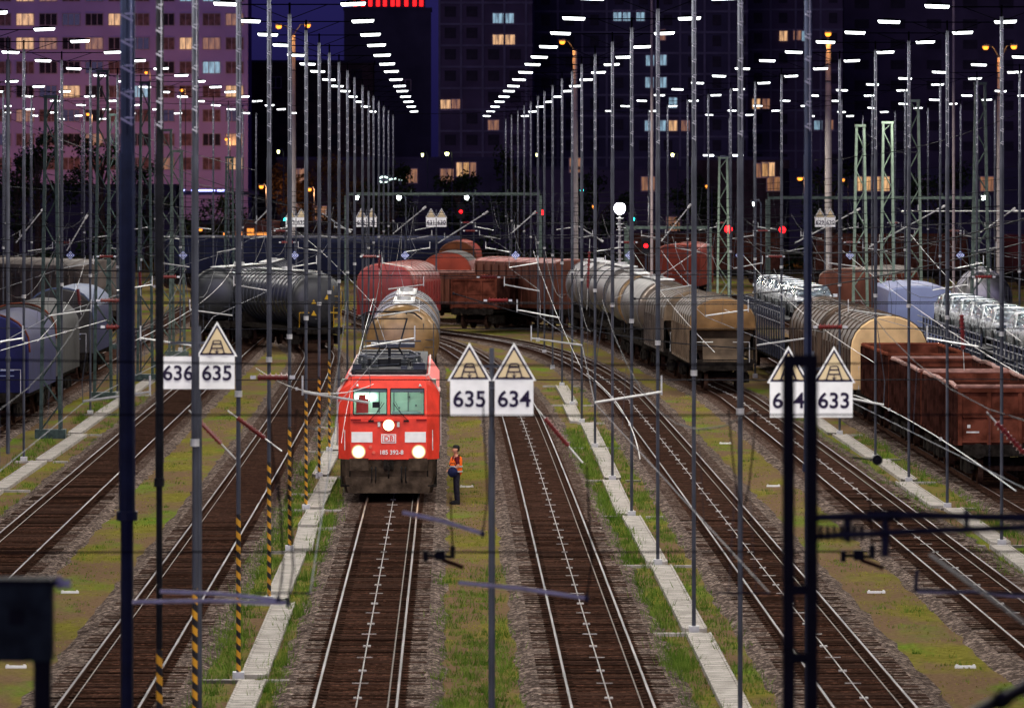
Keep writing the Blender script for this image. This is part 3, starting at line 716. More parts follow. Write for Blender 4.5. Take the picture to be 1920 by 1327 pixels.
# ---------------------------------------------------------------- the red locomotive
def bogie(parent, y, wb=2.6, r=.46, ax=2):
    mb = MB()
    for sx in (-1,1):
        mb.box((sx*1.02,y,.62),(.14,wb+1.1,.34)); mb.box((sx*1.04,y,.42),(.16,.9,.22))
        for k in (-1,1): mb.box((sx*1.06,y+k*wb/2,.50),(.2,.42,.36))
    mb.box((0,y,.6),(1.9,.5,.3)); f = mb.build('bogie', dirtblack, parent)
    for k in (-1,1):
        mb = MB()
        for sx in (-1,1):
            mb.tube([(sx*.69,y+k*wb/2,r),(sx*.82,y+k*wb/2,r)], r, 20); mb.tube([(sx*.66,y+k*wb/2,r),(sx*.69,y+k*wb/2,r)], r+.03, 20)
        mb.tube([(-.8,y+k*wb/2,r),(.8,y+k*wb/2,r)], .09, 8); mb.build('wheelset', rust, f)
def buffers(parent, y, sgn=-1, mat=None, z=1.06, rect=False):
    for sx in (-1,1):
        mb = MB(); mb.tube([(sx*.875,y,z),(sx*.875,y+sgn*.42,z)], .10, 10); mb.tube([(sx*.875,y+sgn*.1,z),(sx*.875,y+sgn*.3,z)], .13, 10)
        if rect: mb.box((sx*.875,y+sgn*.45,z),(.56,.05,.36))
        else: mb.tube([(sx*.875,y+sgn*.42,z),(sx*.875,y+sgn*.48,z)], .23, 14)
        mb.build('buffer', mat or dirtblack, parent)
LY = 88.4; LX = -1.63
L = thing('locomotive', 'red electric locomotive with lit headlights and number 185 392-8 standing on the middle track', 'locomotive', (LX,LY,0))
sy = lambda z: max(0,(z-2.35))*.28
LL = 18.9
mb = MB()
fr = [(-1.13,1.13),(-1.13,2.35),(-1.12,3.35),(-1.06,3.58),(1.06,3.58),(1.12,3.35),(1.13,2.35),(1.13,1.13)]
sd = [(-1.49,1.13),(-1.49,2.35),(-1.49,3.12),(-1.17,3.60),(1.17,3.60),(1.49,3.12),(1.49,2.35),(1.49,1.13)]
rings = [[(x,sy(z),z) for x,z in fr],[(x,.52+sy(z)*.8,z) for x,z in sd],[(x,LL-.5,z) for x,z in sd],[(x*.78,LL,z) for x,z in sd]]
mb.loft(rings, cap=False)
def q4(a,b,c,d): mb.add([a,b,c,d],[(0,1,2,3)])
sp = lambda x,z,o=0: (x,sy(z)-o,z)
q4(sp(-1.13,1.13),sp(1.13,1.13),sp(1.13,2.35),sp(-1.13,2.35))
WX0,WX1,WZ0,WZ1 = .055,1.045,2.46,3.215
q4(sp(-1.13,2.35),sp(1.13,2.35),sp(1.128,WZ0),sp(-1.128,WZ0)); q4(sp(-1.12,WZ1),sp(1.12,WZ1),sp(1.12,3.35),sp(-1.12,3.35)); q4(sp(-1.12,3.35),sp(1.12,3.35),sp(1.06,3.58),sp(-1.06,3.58))
q4(sp(-1.125,WZ0),sp(-WX1,WZ0),sp(-WX1,WZ1),sp(-1.12,WZ1)); q4(sp(1.125,WZ0),sp(WX1,WZ0),sp(WX1,WZ1),sp(1.12,WZ1)); q4(sp(-WX0,WZ0),sp(WX0,WZ0),sp(WX0,WZ1),sp(-WX0,WZ1))
mb.add([(x*.78,LL,z) for x,z in sd],[tuple(range(8))])
mb.build('body', red_paint, L)
mb = MB()      # side livery edge and dark sills
for sx in (-1,1):
    mb.loft([[(sx*1.495,.7,1.13),(sx*1.495,LL-.6,1.13),(sx*1.495,LL-.6,1.32),(sx*1.495,.7,1.32)],[(sx*1.51,.7,1.13),(sx*1.51,LL-.6,1.13),(sx*1.51,LL-.6,1.32),(sx*1.51,.7,1.32)]])
mb.build('sill', roofgrey, L)
mb = MB()
for sx in (-1,1):       # pale edge of the roof cant
    mb.tube([(sx*1.10,.36,3.60),(sx*1.19,.80,3.63),(sx*1.19,LL-.6,3.63)], .032, 5); mb.tube([(sx*1.17,.76,3.61),(sx*1.5,.66,3.13),(sx*1.5,3.2,3.13)], .03, 5)
mb.tube([(-1.08,.36,3.60),(1.08,.36,3.60)], .02, 5)
mb.build('roof_edge', M('pale_pink_edge', (.62,.42,.40), .5, 0, .1, 5), L)
mb = MB(); mb.b2((-1.12,.9,3.6),(1.12,LL-.6,3.76))
mb.b2((-1.0,.62,3.6),(1.0,.9,3.72))
for y in (4.2,6.5,9.2,12.0): mb.box((-.2,y,3.88),(1.5,1.3,.22)); mb.box((.75,y,3.84),(.3,.9,.16))
mb.build('roof', roofgrey, L)
mb = MB()
for y,x in ((1.7,-.75),(1.7,.75),(2.4,-.45),(2.4,.45),(3.1,-.9),(3.1,.9),(5.4,-.8),(5.4,.8),(7.8,.6)):
    for k in range(4): mb.tube([(x,y,3.76+k*.07),(x,y,3.80+k*.07)], .10, 8)
    mb.tube([(x,y,3.76),(x,y,4.08)], .05, 6)
mb.build('roof_insulators', M('insulator_grey', (.05,.055,.06), .35, 0, .2, 6), L)
mb = MB()
mb.tube([(-.75,1.7,4.08),(-.45,2.4,4.08),(-.9,3.1,4.1),(-.8,5.4,4.08)], .025, 5); mb.tube([(.75,1.7,4.08),(.45,2.4,4.08),(.9,3.1,4.1),(.8,5.4,4.08),(.6,7.8,4.1)], .025, 5)
mb.tube([(-.9,3.1,4.12),(.9,3.1,4.12)], .025, 5); mb.tube([(-.75,1.7,4.1),(.75,1.7,4.1)], .02, 5)
for k in range(7): mb.tube([(-.5,1.1+.1*k,3.85),(.3,1.1+.1*k,3.9)], .015, 4)
mb.box((.9,1.2,3.85),(.35,.4,.2)); mb.box((.45,1.25,3.8),(.2,.3,.12)); mb.box((-.95,1.3,3.83),(.25,.4,.16))
mb.build('roof_bars', dark_steel, L)
P = MB()       # front pantograph, raised
PY = 3.4
for sx in (-.5,.5): P.tube([(sx,PY+.6,3.95),(sx*.55,PY-.9,4.35),], .03, 6)
P.tube([(-.5,PY+.6,3.95),(.5,PY+.6,3.95)], .04, 6); P.tube([(-.28,PY-.9,4.35),(.28,PY-.9,4.35)], .035, 6)
P.tube([(0,PY-.9,4.35),(0,PY-.9,3.8)], .05, 6)
pan = P.build('pantograph', black_steel, L)
P = MB(); P.tube([(-.28,PY-.9,4.35),(-.52,PY+.25,5.20)], .028, 6); P.tube([(.28,PY-.9,4.35),(.52,PY+.25,5.20)], .028, 6); P.tube([(-.52,PY+.25,5.20),(.52,PY+.25,5.20)], .022, 6); P.build('upper_arm', black_steel, pan)
P = MB()
for yy in (0,.35): P.tube([(-.98,PY+yy,5.18),(-.75,PY+yy,5.36),(-.55,PY+yy,5.41),(.55,PY+yy,5.41),(.75,PY+yy,5.36),(.98,PY+yy,5.18)], .025, 6)
P.tube([(-.5,PY,5.36),(-.5,PY+.35,5.36)], .03, 5); P.tube([(.5,PY,5.36),(.5,PY+.35,5.36)], .03, 5); P.build('collector_head', black_steel, pan)
P = MB(); P.b2((-.7,14.2,4.0),(.7,16.0,4.12)); P.tube([(-.9,14.5,4.2),(.9,14.5,4.2)], .03, 6); P.tube([(-.5,14.5,4.2),(-.2,16.2,4.15)], .03, 5); P.tube([(.5,14.5,4.2),(.2,16.2,4.15)], .03, 5); P.build('lowered_pantograph', dark_steel, L)
# windows
gm = bpy.data.materials.new('cab_glass'); gm.use_nodes = True; nt = gm.node_tree; nt.nodes.clear()
n1 = nt.nodes.new('ShaderNodeBsdfTransparent'); n1.inputs[0].default_value = (.86,.97,.92,1); n2 = nt.nodes.new('ShaderNodeBsdfGlossy'); n2.inputs['Roughness'].default_value = .03
mxs = nt.nodes.new('ShaderNodeMixShader'); mxs.inputs[0].default_value = .10; ou = nt.nodes.new('ShaderNodeOutputMaterial')
nt.links.new(n1.outputs[0], mxs.inputs[1]); nt.links.new(n2.outputs[0], mxs.inputs[2]); nt.links.new(mxs.outputs[0], ou.inputs[0])
for sx in (-1,1):
    mb = MB(); a,b = sx*WX0,sx*WX1
    mb.add([sp(a,WZ0,-.01),sp(b,WZ0,-.01),sp(b,WZ1,-.01),sp(a,WZ1,-.01)],[(0,1,2,3)])
    wn = mb.build('windscreen', gm, L)
    mb = MB()
    for p0,p1 in (((a,WZ0),(b,WZ0)),((b,WZ0),(b,WZ1)),((b,WZ1),(a,WZ1)),((a,WZ1),(a,WZ0))):
        mb.tube([sp(p0[0],p0[1],.012),sp(p1[0],p1[1],.012)], .014, 4)
    mb.build('frame', M('window_seal', (.02,.02,.02), .5, 0, 0), wn) if sx < 0 else mb.build('frame', MATS['window_seal'], wn)
    mb = MB(); mb.add([sp(a,WZ1-.11,.008),sp(b,WZ1-.11,.008),sp(b,WZ1,.008),sp(a,WZ1,.008)],[(0,1,2,3)]); mb.build('sunshade', MATS.get('shade') or M('shade', (.06,.075,.10), .6, 0, .1), wn)
    mb = MB(); mb.tube([sp(sx*.58,2.27,.03),sp(sx*.34,2.52,.06),sp(sx*.13,2.80,.05)], .011, 4); mb.tube([sp(sx*.36,2.50,.05),sp(sx*.20,2.83,.05)], .007, 4); mb.box((sx*.52,-.02,2.27),(.16,.05,.05)); mb.build('wiper', black_rub, L)
    mb = MB(); mb.box((sx*.97,-.012,2.30),(.30,.025,.045)); mb.build('step_grip', M('dark_red_paint', (.22,.01,.01), .5, 0, .1) if sx < 0 else MATS['dark_red_paint'], L)
    mb = MB(); mb.box((sx*.285,-.02,2.165),(.075,.04,.14)); mb.build('top_marker_light', white_dirty, L)
    mb = MB(); mb.box((sx*.79,-.008,1.79),(.62,.016,.31)); mb.build('white_panel', white_paint, L)
    mb = MB(); mb.tube([sp(sx*.93,3.28,.02),sp(sx*.93,3.36,.02)],[.05,.01],6); mb.build('horn', white_dirty, L)
    # headlight
    mb = MB(); mb.tube([(sx*.89,.02,1.36),(sx*.89,-.05,1.36)], .225, 24); hl = mb.build('headlight', red_paint, L)
    mb = MB(); pts = [[(r*cos(2*pi*k/28),y,r*sin(2*pi*k/28)) for k in range(28)] for r,y in ((.215,0),(.16,-.03),(.06,-.045))]; mb.loft(pts); mb.build('lens', headl, hl, loc=(sx*.89,-.052,1.36))
    mb = MB(); mb.tube([(sx*1.3,.05,1.4),(sx*1.3,.05,2.0)], .015, 5); mb.tube([(sx*1.50,1.0,1.5),(sx*1.54,1.0,1.5),(sx*1.54,1.0,2.9)], .018, 5); mb.tube([(sx*1.54,1.6,1.5),(sx*1.54,1.6,2.9)], .018, 5); mb.build('handrail', white_dirty, L)
    mb = MB(); mb.b2((sx*1.492,1.05,1.35),(sx*1.505,1.55,3.0)); mb.build('cab_door', red_paint, L)
mb = MB(); mb.box((0,-.01,1.745),(.44,.02,.27)); lg = mb.build('logo_plate', white_paint, L)
mb = MB(); mb.box((0,-.022,1.745),(.385,.006,.215)); mb.build('field', red_paint, lg)
mb = MB(); mb.box((0,-.0265,1.745),(.345,.004,.178)); mb.build('inner_plate', white_paint, lg)
text_mesh('letters', 'DB', .21, (0,-.031,1.742), red_paint, lg)
text_mesh('numerals', '185 392-8', .175, (.08,-.012,1.335), white_paint, L)
mb = MB(); mb.tube([(0,.02,2.145),(0,-.05,2.145)], .175, 20); hl = mb.build('headlight', red_paint, L)
mb = MB(); mb.loft([[(r*cos(2*pi*k/28),y,r*sin(2*pi*k/28)) for k in range(28)] for r,y in ((.165,0),(.12,-.03),(.05,-.045))]); mb.build('lens', headl, hl, loc=(0,-.052,2.145))
for x,z in ((-.54,1.50),(-.44,1.34)):
    mb = MB(); mb.tube([(x,0,z),(x,-.02,z)], .05, 10); mb.build('tail_light', M('tail_red', (.75,.12,.06), .3, 0, 0) if z > 1.4 else MATS['tail_red'], L)
mb = MB(); mb.b2((-1.05,-.03,2.22),(-.0,-.0,2.24)); mb.b2((-.33,-.02,2.245),(.33,0,2.265)); mb.build('trim', MATS['dark_red_paint'], L)
# cab interior
ci = M('cab_green', (.55,.78,.64), .6, 0, .06, 2)
mb = MB(); mb.add([(-1.4,1.95,1.9),(1.4,1.95,1.9),(1.4,1.95,3.45),(-1.4,1.95,3.45)],[(0,1,2,3)])
for sx in (-1.42,1.42): mb.add([(sx,.6,1.9),(sx,1.95,1.9),(sx,1.95,3.45),(sx,.6,3.45)],[(0,1,2,3)])
mb.add([(-1.4,.6,3.45),(1.4,.6,3.45),(1.4,1.95,3.45),(-1.4,1.95,3.45)],[(0,1,2,3)])
cb = mb.build('cab_interior', ci, L)
mb = MB(); mb.b2((.12,1.86,2.0),(.16,1.94,3.3)); mb.b2((.55,1.9,2.0),(.58,1.945,3.4)); mb.b2((-.32,1.88,2.0),(-.28,1.94,3.35)); 
for x,z in ((.95,3.05),(.8,2.65),(.6,2.9),(.3,2.58)): mb.box((x,1.90,z),(.05,.04,.05))
mb.build('cab_fittings', M('cab_grey', (.18,.26,.23), .6, 0, .1), cb)
mb = MB(); mb.b2((-1.2,.25,2.2),(1.2,.75,2.47)); mb.b2((.1,.35,2.47),(.95,.7,2.53)); mb.build('desk', M('desk_grey', (.28,.36,.35), .5, 0, .1), cb)
mb = MB(); mb.box((-.38,.62,2.72),(.22,.06,.17)); mb.build('monitor', black_rub, cb)
mb = MB(); mb.box((-.80,1.3,2.62),(.36,.16,.50)); mb.box((-.80,1.12,2.38),(.36,.42,.12)); mb.box((-.80,1.3,2.93),(.22,.12,.12)); mb.build('seat', M('seat_red', (.45,.04,.035), .7, 0, .15), cb)
mb = MB(); mb.b2((-1.0,1.88,2.86),(-.42,1.92,2.93)); mb.b2((-.9,.95,3.41),(.9,1.05,3.44)); mb.build('cab_lamp', cabl, cb)
# below the red body
mb = MB()
mb.loft([[(-1.28,.06,1.125),(1.28,.06,1.125),(1.42,.35,1.125),(1.42,.9,1.125),(-1.42,.9,1.125),(-1.42,.35,1.125)],[(-1.28,.06,.62),(1.28,.06,.62),(1.42,.35,.62),(1.42,.9,.62),(-1.42,.9,.62),(-1.42,.35,.62)]])
mb.loft([[(-1.30,.0,.615),(1.30,.0,.615),(1.38,.6,.615),(-1.38,.6,.615)],[(-1.20,-.10,.14),(1.20,-.10,.14),(1.30,.45,.14),(-1.30,.45,.14)]])
mb.build('front_skirt', brownskirt, L)
mb = MB(); mb.b2((-1.40,.9,.35),(1.40,LL-.9,1.13)); mb.b2((-.9,6.5,.2),(.9,12.5,.6)); mb.build('underframe', dirtblack, L)
buffers(L, .06, -1, brownskirt, 1.0, True); buffers(L, LL-.1, 1, dirtblack)
mb = MB(); mb.tube([(0,.05,.98),(0,-.32,.98)], .05, 8); mb.tube([(0,-.3,.98),(0,-.34,.72),(0,-.22,.6)], .035, 6); mb.box((0,.0,.98),(.3,.1,.3)); mb.build('coupling', dirtblack, L)
mb = MB()
for x in (-.5,-.38,.38,.5): mb.tube([(x,.04,.9),(x,-.12,.85),(x,-.14,.55),(x*1.05,.0,.42)], .022, 6)
mb.build('brake_hoses', black_rub, L)
for sx in (-1,1):
    mb = MB(); mb.b2((sx*1.16,-.06,.32),(sx*1.42,.3,.38)); mb.tube([(sx*1.15,.05,.32),(sx*1.15,.05,1.12)], .02, 5); mb.tube([(sx*1.41,.15,.32),(sx*1.41,.15,1.12)], .02, 5); mb.build('step', dirtblack, L)
bogie(L, 4.0, 2.6, .62); bogie(L, LL-4.0, 2.6, .62)
# a white tube crossing in front of the locomotive belongs to the overhead line (steady arms)

# ---------------------------------------------------------------- wagons
def arc(w, z0, z1, n=10, e=1.0):
    """round-roofed profile, half width w, straight sides to z0, crown z1"""
    return [(-w,1.2)]+[(-w*cos(pi*k/n), z0+(z1-z0)*sin(pi*k/n)**e) for k in range(n+1)]+[(w,1.2)]
def wagon_base(name, label, cat, X, Y, head, group, L, fmat=None):
    t = thing(name, label, cat, (X,Y,0), atan2(-head[0],head[1]*(K if abs(head[0]) < .3 and len(head) < 3 else 1)), group)
    mb = MB(); mb.b2((-1.25,.35,.98),(1.25,L-.35,1.2)); mb.box((0,.33,1.05),(2.6,.1,.36)); mb.box((0,L-.33,1.05),(2.6,.1,.36)); mb.box((0,L/2,.8),(.5,L*.8,.3)); mb.build('underframe', fmat or dirtblack, t)
    for y in (2.0,L-2.0): bogie(t, y, 1.8, .46)
    buffers(t, .3, -1); buffers(t, L-.3, 1)
    return t
def tank(label, X, Y, head, L, r, zc, mat, endmat, ribs=0, ribmat=None, group='tank wagons', ladder=True, marks=False):
    t = wagon_base('tank_wagon', label, 'tank wagon', X, Y, head, group, L)
    n = 36; mb = MB(); y0, y1 = 1.0, L-1.0
    ring = lambda y, k: [(r*k*cos(2*pi*i/n), y, zc+r*k*sin(2*pi*i/n)) for i in range(n)]
    mb.loft([ring(y0,1), ring(y1,1)], cap=False); mb.build('barrel', mat, t, True)
    for nm_, y, s_ in (('tank_end',y0,-1),('tank_end',y1,1)):
        mb = MB(); mb.loft([ring(y,1.0),ring(y+s_*.10,.975),ring(y+s_*.22,.90),ring(y+s_*.34,.72),ring(y+s_*.42,.45),ring(y+s_*.45,.12)]); mb.build(nm_, endmat, t, True)
    mb = MB(); mb.tube([(r*1.012*cos(2*pi*i/n), y0+.02, zc+r*1.012*sin(2*pi*i/n)) for i in range(n+1)], .022, 4)
    mb.tube([(.45*cos(2*pi*i/20), y0-.42, zc-r*.45+.45*sin(2*pi*i/20)) for i in range(21)], .012, 4)
    mb.build('weld_seam', endmat, t)
    if ribs:
        for q in range(ribs):
            y = y0+.5+(y1-y0-1)*q/(ribs-1); mb = MB()
            mb.loft([ring(y,1.0),ring(y+.01,1.035),ring(y+.12,1.035),ring(y+.13,1.0)], cap=False); mb.build('rib', ribmat or mat, t, True)
    mb = MB(); mb.b2((-.38,1.6,zc+r+.02),(.38,L-1.6,zc+r+.06)); mb.tube([(0,L/2,zc+r),(0,L/2,zc+r+.22)], .3, 14)
    for sx in (-.42,.42): mb.tube([(sx,1.6,zc+r+.06),(sx,L-1.6,zc+r+.06)], .02, 4)
    mb.build('roof_walk', galv_l, t)
    for y in (2.2,L-2.2): mb = MB(); mb.box((0,y,zc-r*.9),(2.3,.5,.6)); mb.build('saddle', dirtblack, t)
    mb = MB()
    if ladder:
        for sx in (-.2,.2): mb.tube([(r*.72+sx,.62,1.1),(r*.72+sx,.66,zc+.7)], .018, 4)
        for q in range(6): mb.tube([(r*.72-.2,.64,1.35+q*.3),(r*.72+.2,.64,1.35+q*.3)], .013, 4)
        for sx in (-1.1,1.1): mb.tube([(sx,.5,1.2),(sx,.5,2.0),(sx*.5,.5,2.0)], .02, 4)
        mb.build('ladder', galv if not marks else M('yellow_rail', (.55,.33,.02), .5, 0, .1), t)
    if marks:
        mb = MB()
        for x,z in ((-.3,zc-.15),(-.3,zc-.75),(.42,zc+.1)):
            mb.loft([[(x-.14,y0-.44+abs(x)*.0,z-.1),(x+.14,y0-.44,z-.1),(x,y0-.44,z+.16)],[(x-.14,y0-.47,z-.1),(x+.14,y0-.47,z-.1),(x,y0-.47,z+.16)]])
        mb.build('warning_label', M('label_yellow', (.6,.36,.03), .5, 0, .1), t)
    return t
def hopper(label, X, Y, head, L, w, z0, z1, mat, endmat, group='covered hopper wagons', recess=True, lo_=2.62, ribs=True, e=1.0, roofmat=None, name='hopper_wagon'):
    t = wagon_base(name, label, 'freight wagon', X, Y, head, group, L)
    pr = arc(w, z0, z1, 12, e); y0, y1 = .9, L-.9
    mb = MB(); mb.loft([[(x,y0,max(z,1.75 if recess else 1.2)) for x,z in pr],[(x,y1,z) for x,z in pr]], cap=False); mb.build('body', mat, t, True)
    for y, s_ in ((y0,-1),(y1,1)):
        mb = MB()
        lo = lo_ if recess else 1.2
        mb.loft([[(x,y,max(z,lo)) for x,z in pr],[(x*.97,y+s_*.10,lo+(max(z,lo)-lo)*.97+.03) for x,z in pr],[(x*.8,y+s_*.16,lo+(max(z,lo)-lo)*.8+.18) for x,z in pr]])
        mb.build('end_wall', endmat, t, True)
        if recess:
            mb = MB(); mb.loft([[(-w*.97,y-s_*.35,2.60),(w*.97,y-s_*.35,2.60),(w*.97,y-s_*.5,2.60),(-w*.97,y-s_*.5,2.60)],[(-w*.62,y-s_*1.3,1.30),(w*.62,y-s_*1.3,1.30),(w*.62,y-s_*1.5,1.30),(-w*.62,y-s_*1.5,1.30)]]); mb.loft([[(-w*.60,y-s_*.2,2.25),(w*.60,y-s_*.2,2.25),(w*.60,y-s_*.3,2.25),(-w*.60,y-s_*.3,2.25)],[(-w*.60,y+s_*.15,1.25),(w*.60,y+s_*.15,1.25),(w*.60,y,1.25),(-w*.60,y,1.25)]]); mb.build('slope_sheet', MATS.get('hopper_chute') or M('hopper_chute', (.10,.07,.045), .6, 0, .35, 1.5), t)
            mb = MB(); mb.b2((-w,y+s_*.05,1.18),(w,y+s_*.14,1.34)); mb.b2((-w*1.0,y-s_*.3,1.2),(-w*.93,y-s_*.2,2.65)); mb.b2((w*.93,y-s_*.3,1.2),(w,y-s_*.2,2.65)); mb.build('end_frame', dirtblack, t)
    if ribs:
        mb = MB(); q = 9
        for i in range(q):
            y = y0+.1+(y1-y0-.2)*i/(q-1)
            mb.tube([(x*1.005,y,z+.01) for x,z in pr[1:-1]], .035, 4)
        for sx in (-1,1): mb.tube([(sx*w*.62,y0,z0+(z1-z0)*.80),(sx*w*.62,y1,z0+(z1-z0)*.80)], .03, 4)
        mb.build('roof_ribs', roofmat or mat, t)
        for sx in (-1,1):
            mb = MB(); mb.b2((sx*w,y0+.1,1.2),(sx*(w+.05),y1-.1,1.30))
            for i in range(q+2):
                y = y0+.3+(y1-y0-.6)*i/(q+1); mb.b2((sx*w,y-.05,1.25),(sx*(w+.07),y+.05,z0))
            mb.build('side_frame', mat, t)
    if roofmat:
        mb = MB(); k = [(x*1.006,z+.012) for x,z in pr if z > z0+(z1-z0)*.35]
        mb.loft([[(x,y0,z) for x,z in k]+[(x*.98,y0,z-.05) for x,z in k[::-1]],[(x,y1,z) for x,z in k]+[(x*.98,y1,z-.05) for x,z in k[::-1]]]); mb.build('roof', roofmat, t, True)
    mb = MB(); mb.tube([(-w*.8,.75,1.2),(-w*.8,.75,2.1),(-w*.3,.75,2.1)], .02, 5); mb.tube([(w*.8,.75,1.2),(w*.8,.75,2.1),(w*.3,.75,2.1)], .02, 5); mb.build('hand_rail', galv_l, t)
    return t
def gondola(label, X, Y, head, L, ztop, mat, rimmat, inner, group='open wagons', text=False):
    t = wagon_base('open_wagon', label, 'freight wagon', X, Y, head, group, L)
    w = 1.45; y0, y1 = .7, L-.7; th = .06
    mb = MB(); mb.b2((-w,y0,1.2),(w,y1,1.27)); mb.build('floor', inner, t)
    mb = MB()
    for sx in (-1,1):
        mb.b2((sx*(w-th),y0,1.27),(sx*w,y1,ztop))
        n = int(L/1.25)
        for i in range(n+1):
            y = y0+.05+(y1-y0-.1)*i/n; mb.b2((sx*w,y-.06,1.2),(sx*(w+.09),y+.06,ztop-.06))
        mb.b2((sx*w,y0,1.18),(sx*(w+.05),y1,1.30))
    mb.build('side_wall', mat, t)
    for s_, y in ((-1,y0),(1,y1)):
        mb = MB(); mb.b2((-w+th,y,1.27),(w-th,y-s_*th,ztop)); 
        for x in (-1.38,-.48,.48,1.38): mb.b2((x-.06,y+s_*.002,1.2),(x+.06,y+s_*.10,ztop-.04))
        mb.b2((-1.31,y+s_*.001,2.06),(1.31,y+s_*.07,2.16)); mb.b2((-1.31,y+s_*.001,1.28),(1.31,y+s_*.08,1.36)); mb.b2((-1.40,y+s_*.001,ztop-.17),(1.40,y+s_*.12,ztop-.04))
        ew = mb.build('end_wall', rust2, t)
        if text and s_ < 0:
            mb = MB()
            for x,z,w_,h_ in ((-1.1,1.78,.10,.10),(-.98,1.60,.40,.05),(.72,1.42,.22,.05),(1.1,1.42,.15,.05),(.1,1.42,.05,.05)): mb.box((x,y0-.005,z),(w_,.008,h_))
            mb.build('painted_marks', white_dirty, ew)
    mb = MB(); rnd = random.Random(int(Y))
    for sx in (-1,1):
        n = 10; mb.tube([(sx*(w-.02)+rnd.uniform(-.03,.03),y0+(y1-y0)*i/n,ztop+rnd.uniform(-.03,.035)) for i in range(n+1)], .075, 7)
    for y in (y0,y1): mb.tube([(-w,y,ztop),(w,y,ztop)], .07, 7)
    mb.build('top_rim', rimmat, t)
    mb = MB()
    for sx in (-1,1):
        n = int(L/1.25)
        for i in range(n): y = y0+.6+(y1-y0-.1)*i/n; mb.b2((sx*(w-th-.03),y-.04,1.3),(sx*(w-th),y+.04,ztop-.08))
        mb.b2((sx*(w-th-.05),y0+.1,2.35),(sx*(w-th),y1-.1,2.45))
    mb.b2((-w+th,L*.55,2.75),(w-th,L*.55+.12,2.9)); mb.b2((-w+th,L*.3,2.75),(w-th,L*.3+.12,2.9)); mb.build('inner_ribs', inner, t)
    return t
tank_brown = M('tank_end_brown', (.20,.115,.042), .32, .15, .35, 1.6, .05, 6)
tank_silver = M('tank_silver', (.15,.145,.145), .34, .8, .6, 1.2, .08, 3)
tank_dark = M('tank_dark', (.020,.022,.026), .28, .25, .35, 1.5, .05, 4)
tank_black = M('tank_black', (.026,.027,.032), .40, .2, .3, 2)
tank_grey = M('tank_grey', (.11,.10,.095), .38, .2, .3, 1.2)
tan_ = M('hopper_tan', (.13,.09,.056), .55, 0, .3, 1.3, .05, 6)
cream_end = M('hopper_cream', (.60,.40,.20), .55, 0, .16, 1.5)
hop_brown = M('hopper_brown', (.055,.035,.024), .5, .1, .45, 1.1, stretch=(1,2,1))
hop_white = M('hopper_offwhite', (.085,.066,.053), .5, .1, .3, 1.4)
van_brown = M('van_brown', (.085,.028,.017), .6, 0, .35, 1.4, stretch=(1,4,.5))
van_red = M('wagon_red', (.20,.016,.011), .42, 0, .3, .9)
van_red2 = M('wagon_orange_red', (.20,.030,.014), .5, 0, .25, .9)
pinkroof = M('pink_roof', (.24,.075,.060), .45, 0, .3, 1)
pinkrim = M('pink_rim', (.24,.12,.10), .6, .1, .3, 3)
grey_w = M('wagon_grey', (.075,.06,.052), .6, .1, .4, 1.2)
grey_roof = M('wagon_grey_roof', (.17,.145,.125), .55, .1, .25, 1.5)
ins_dark = M('wagon_inside', (.05,.016,.011), .8, 0, .4, 2)
locoblue = M('loco_blue', (.009,.010,.055), .6, 0, .2, 1.2)
paleblue = M('pale_blue', (.16,.20,.36), .4, 0, .1, 1)
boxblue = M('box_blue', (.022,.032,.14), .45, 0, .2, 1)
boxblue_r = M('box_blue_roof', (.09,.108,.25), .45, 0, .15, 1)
darknavy = M('dark_navy_wagon', (.005,.007,.026), .6, 0, .3, 1)
tank('tank wagon with golden brown end and silver barrel behind the red locomotive', -1.63, 119, (.0,1), 15.5, 1.42, 2.80, tank_silver, tank_brown, ribs=5, ribmat=tank_silver)
tank('silver tank wagon standing behind the one with the brown end', -1.63, 127.5, (.0,1), 15.5, 1.42, 2.80, tank_silver, tank_brown, ribs=5, ribmat=tank_silver)
tank('dark tank wagon with yellow warning labels on its end, left of the red hopper', -6.45, 158, (-.27,1,0), 15.5, 1.40, 2.70, tank_dark, M('tank_end_dark', (.030,.031,.035), .38, .1, .3, 1.2), ribs=15, marks=True)
tank('dark ribbed tank wagon with a bare round black end, at left', -12.75, 164.5, (.16,1,0), 15.5, 1.40, 2.72, tank_dark, M('tank_end_black', (.022,.024,.027), .35, .2, .3, 1.2), ribs=11)
tank('dark tank wagon standing far behind between the two dark tank wagons', -10.4, 173.5, (.05,1), 15.5, 1.40, 2.70, tank_dark, tank_dark, ribs=11)
hopper('hopper wagon with a tan end above a dark recess, right of the middle', 12.2, 130, (-.04,1), 14.5, 1.45, 2.75, 4.0, tan_, M('hopper_tan_end', (.19,.105,.042), .55, 0, .25, 1.4), e=.75, roofmat=hop_white)
hopper('second hopper wagon hidden behind the tan-ended one', 11.65, 137.6, (-.07,1), 14.5, 1.45, 2.75, 4.0, hop_white, tan_, e=.75, roofmat=hop_white)
tank('silver tank wagon behind the tan-ended hopper', 10.95, 145.4, (-.08,1), 14.5, 1.40, 2.75, M('tank_dull', (.10,.09,.08), .45, .3, .4, 1), M('tank_end_steel', (.14,.11,.09), .3, .5, .3, 1.6), ribs=2)
tank('silver tank wagon behind the other silver one right of the pale grey tank', 10.4, 153.2, (-.05,1), 14.5, 1.40, 2.75, MATS['tank_dull'], tank_brown, ribs=2)
tank('pale grey tank wagon with a dark end ring beside the brown van', 10.2, 161.5, (-.10,1), 14, 1.44, 2.80, tank_grey, M('tank_end_grey', (.07,.06,.055), .45, .2, .35, 1.2), ribs=3, ribmat=tank_black)
tank('pale grey tank wagon behind the one with the dark ring', 9.4, 169.2, (-.12,1), 14, 1.44, 2.80, tank_grey, tank_grey, ribs=3)
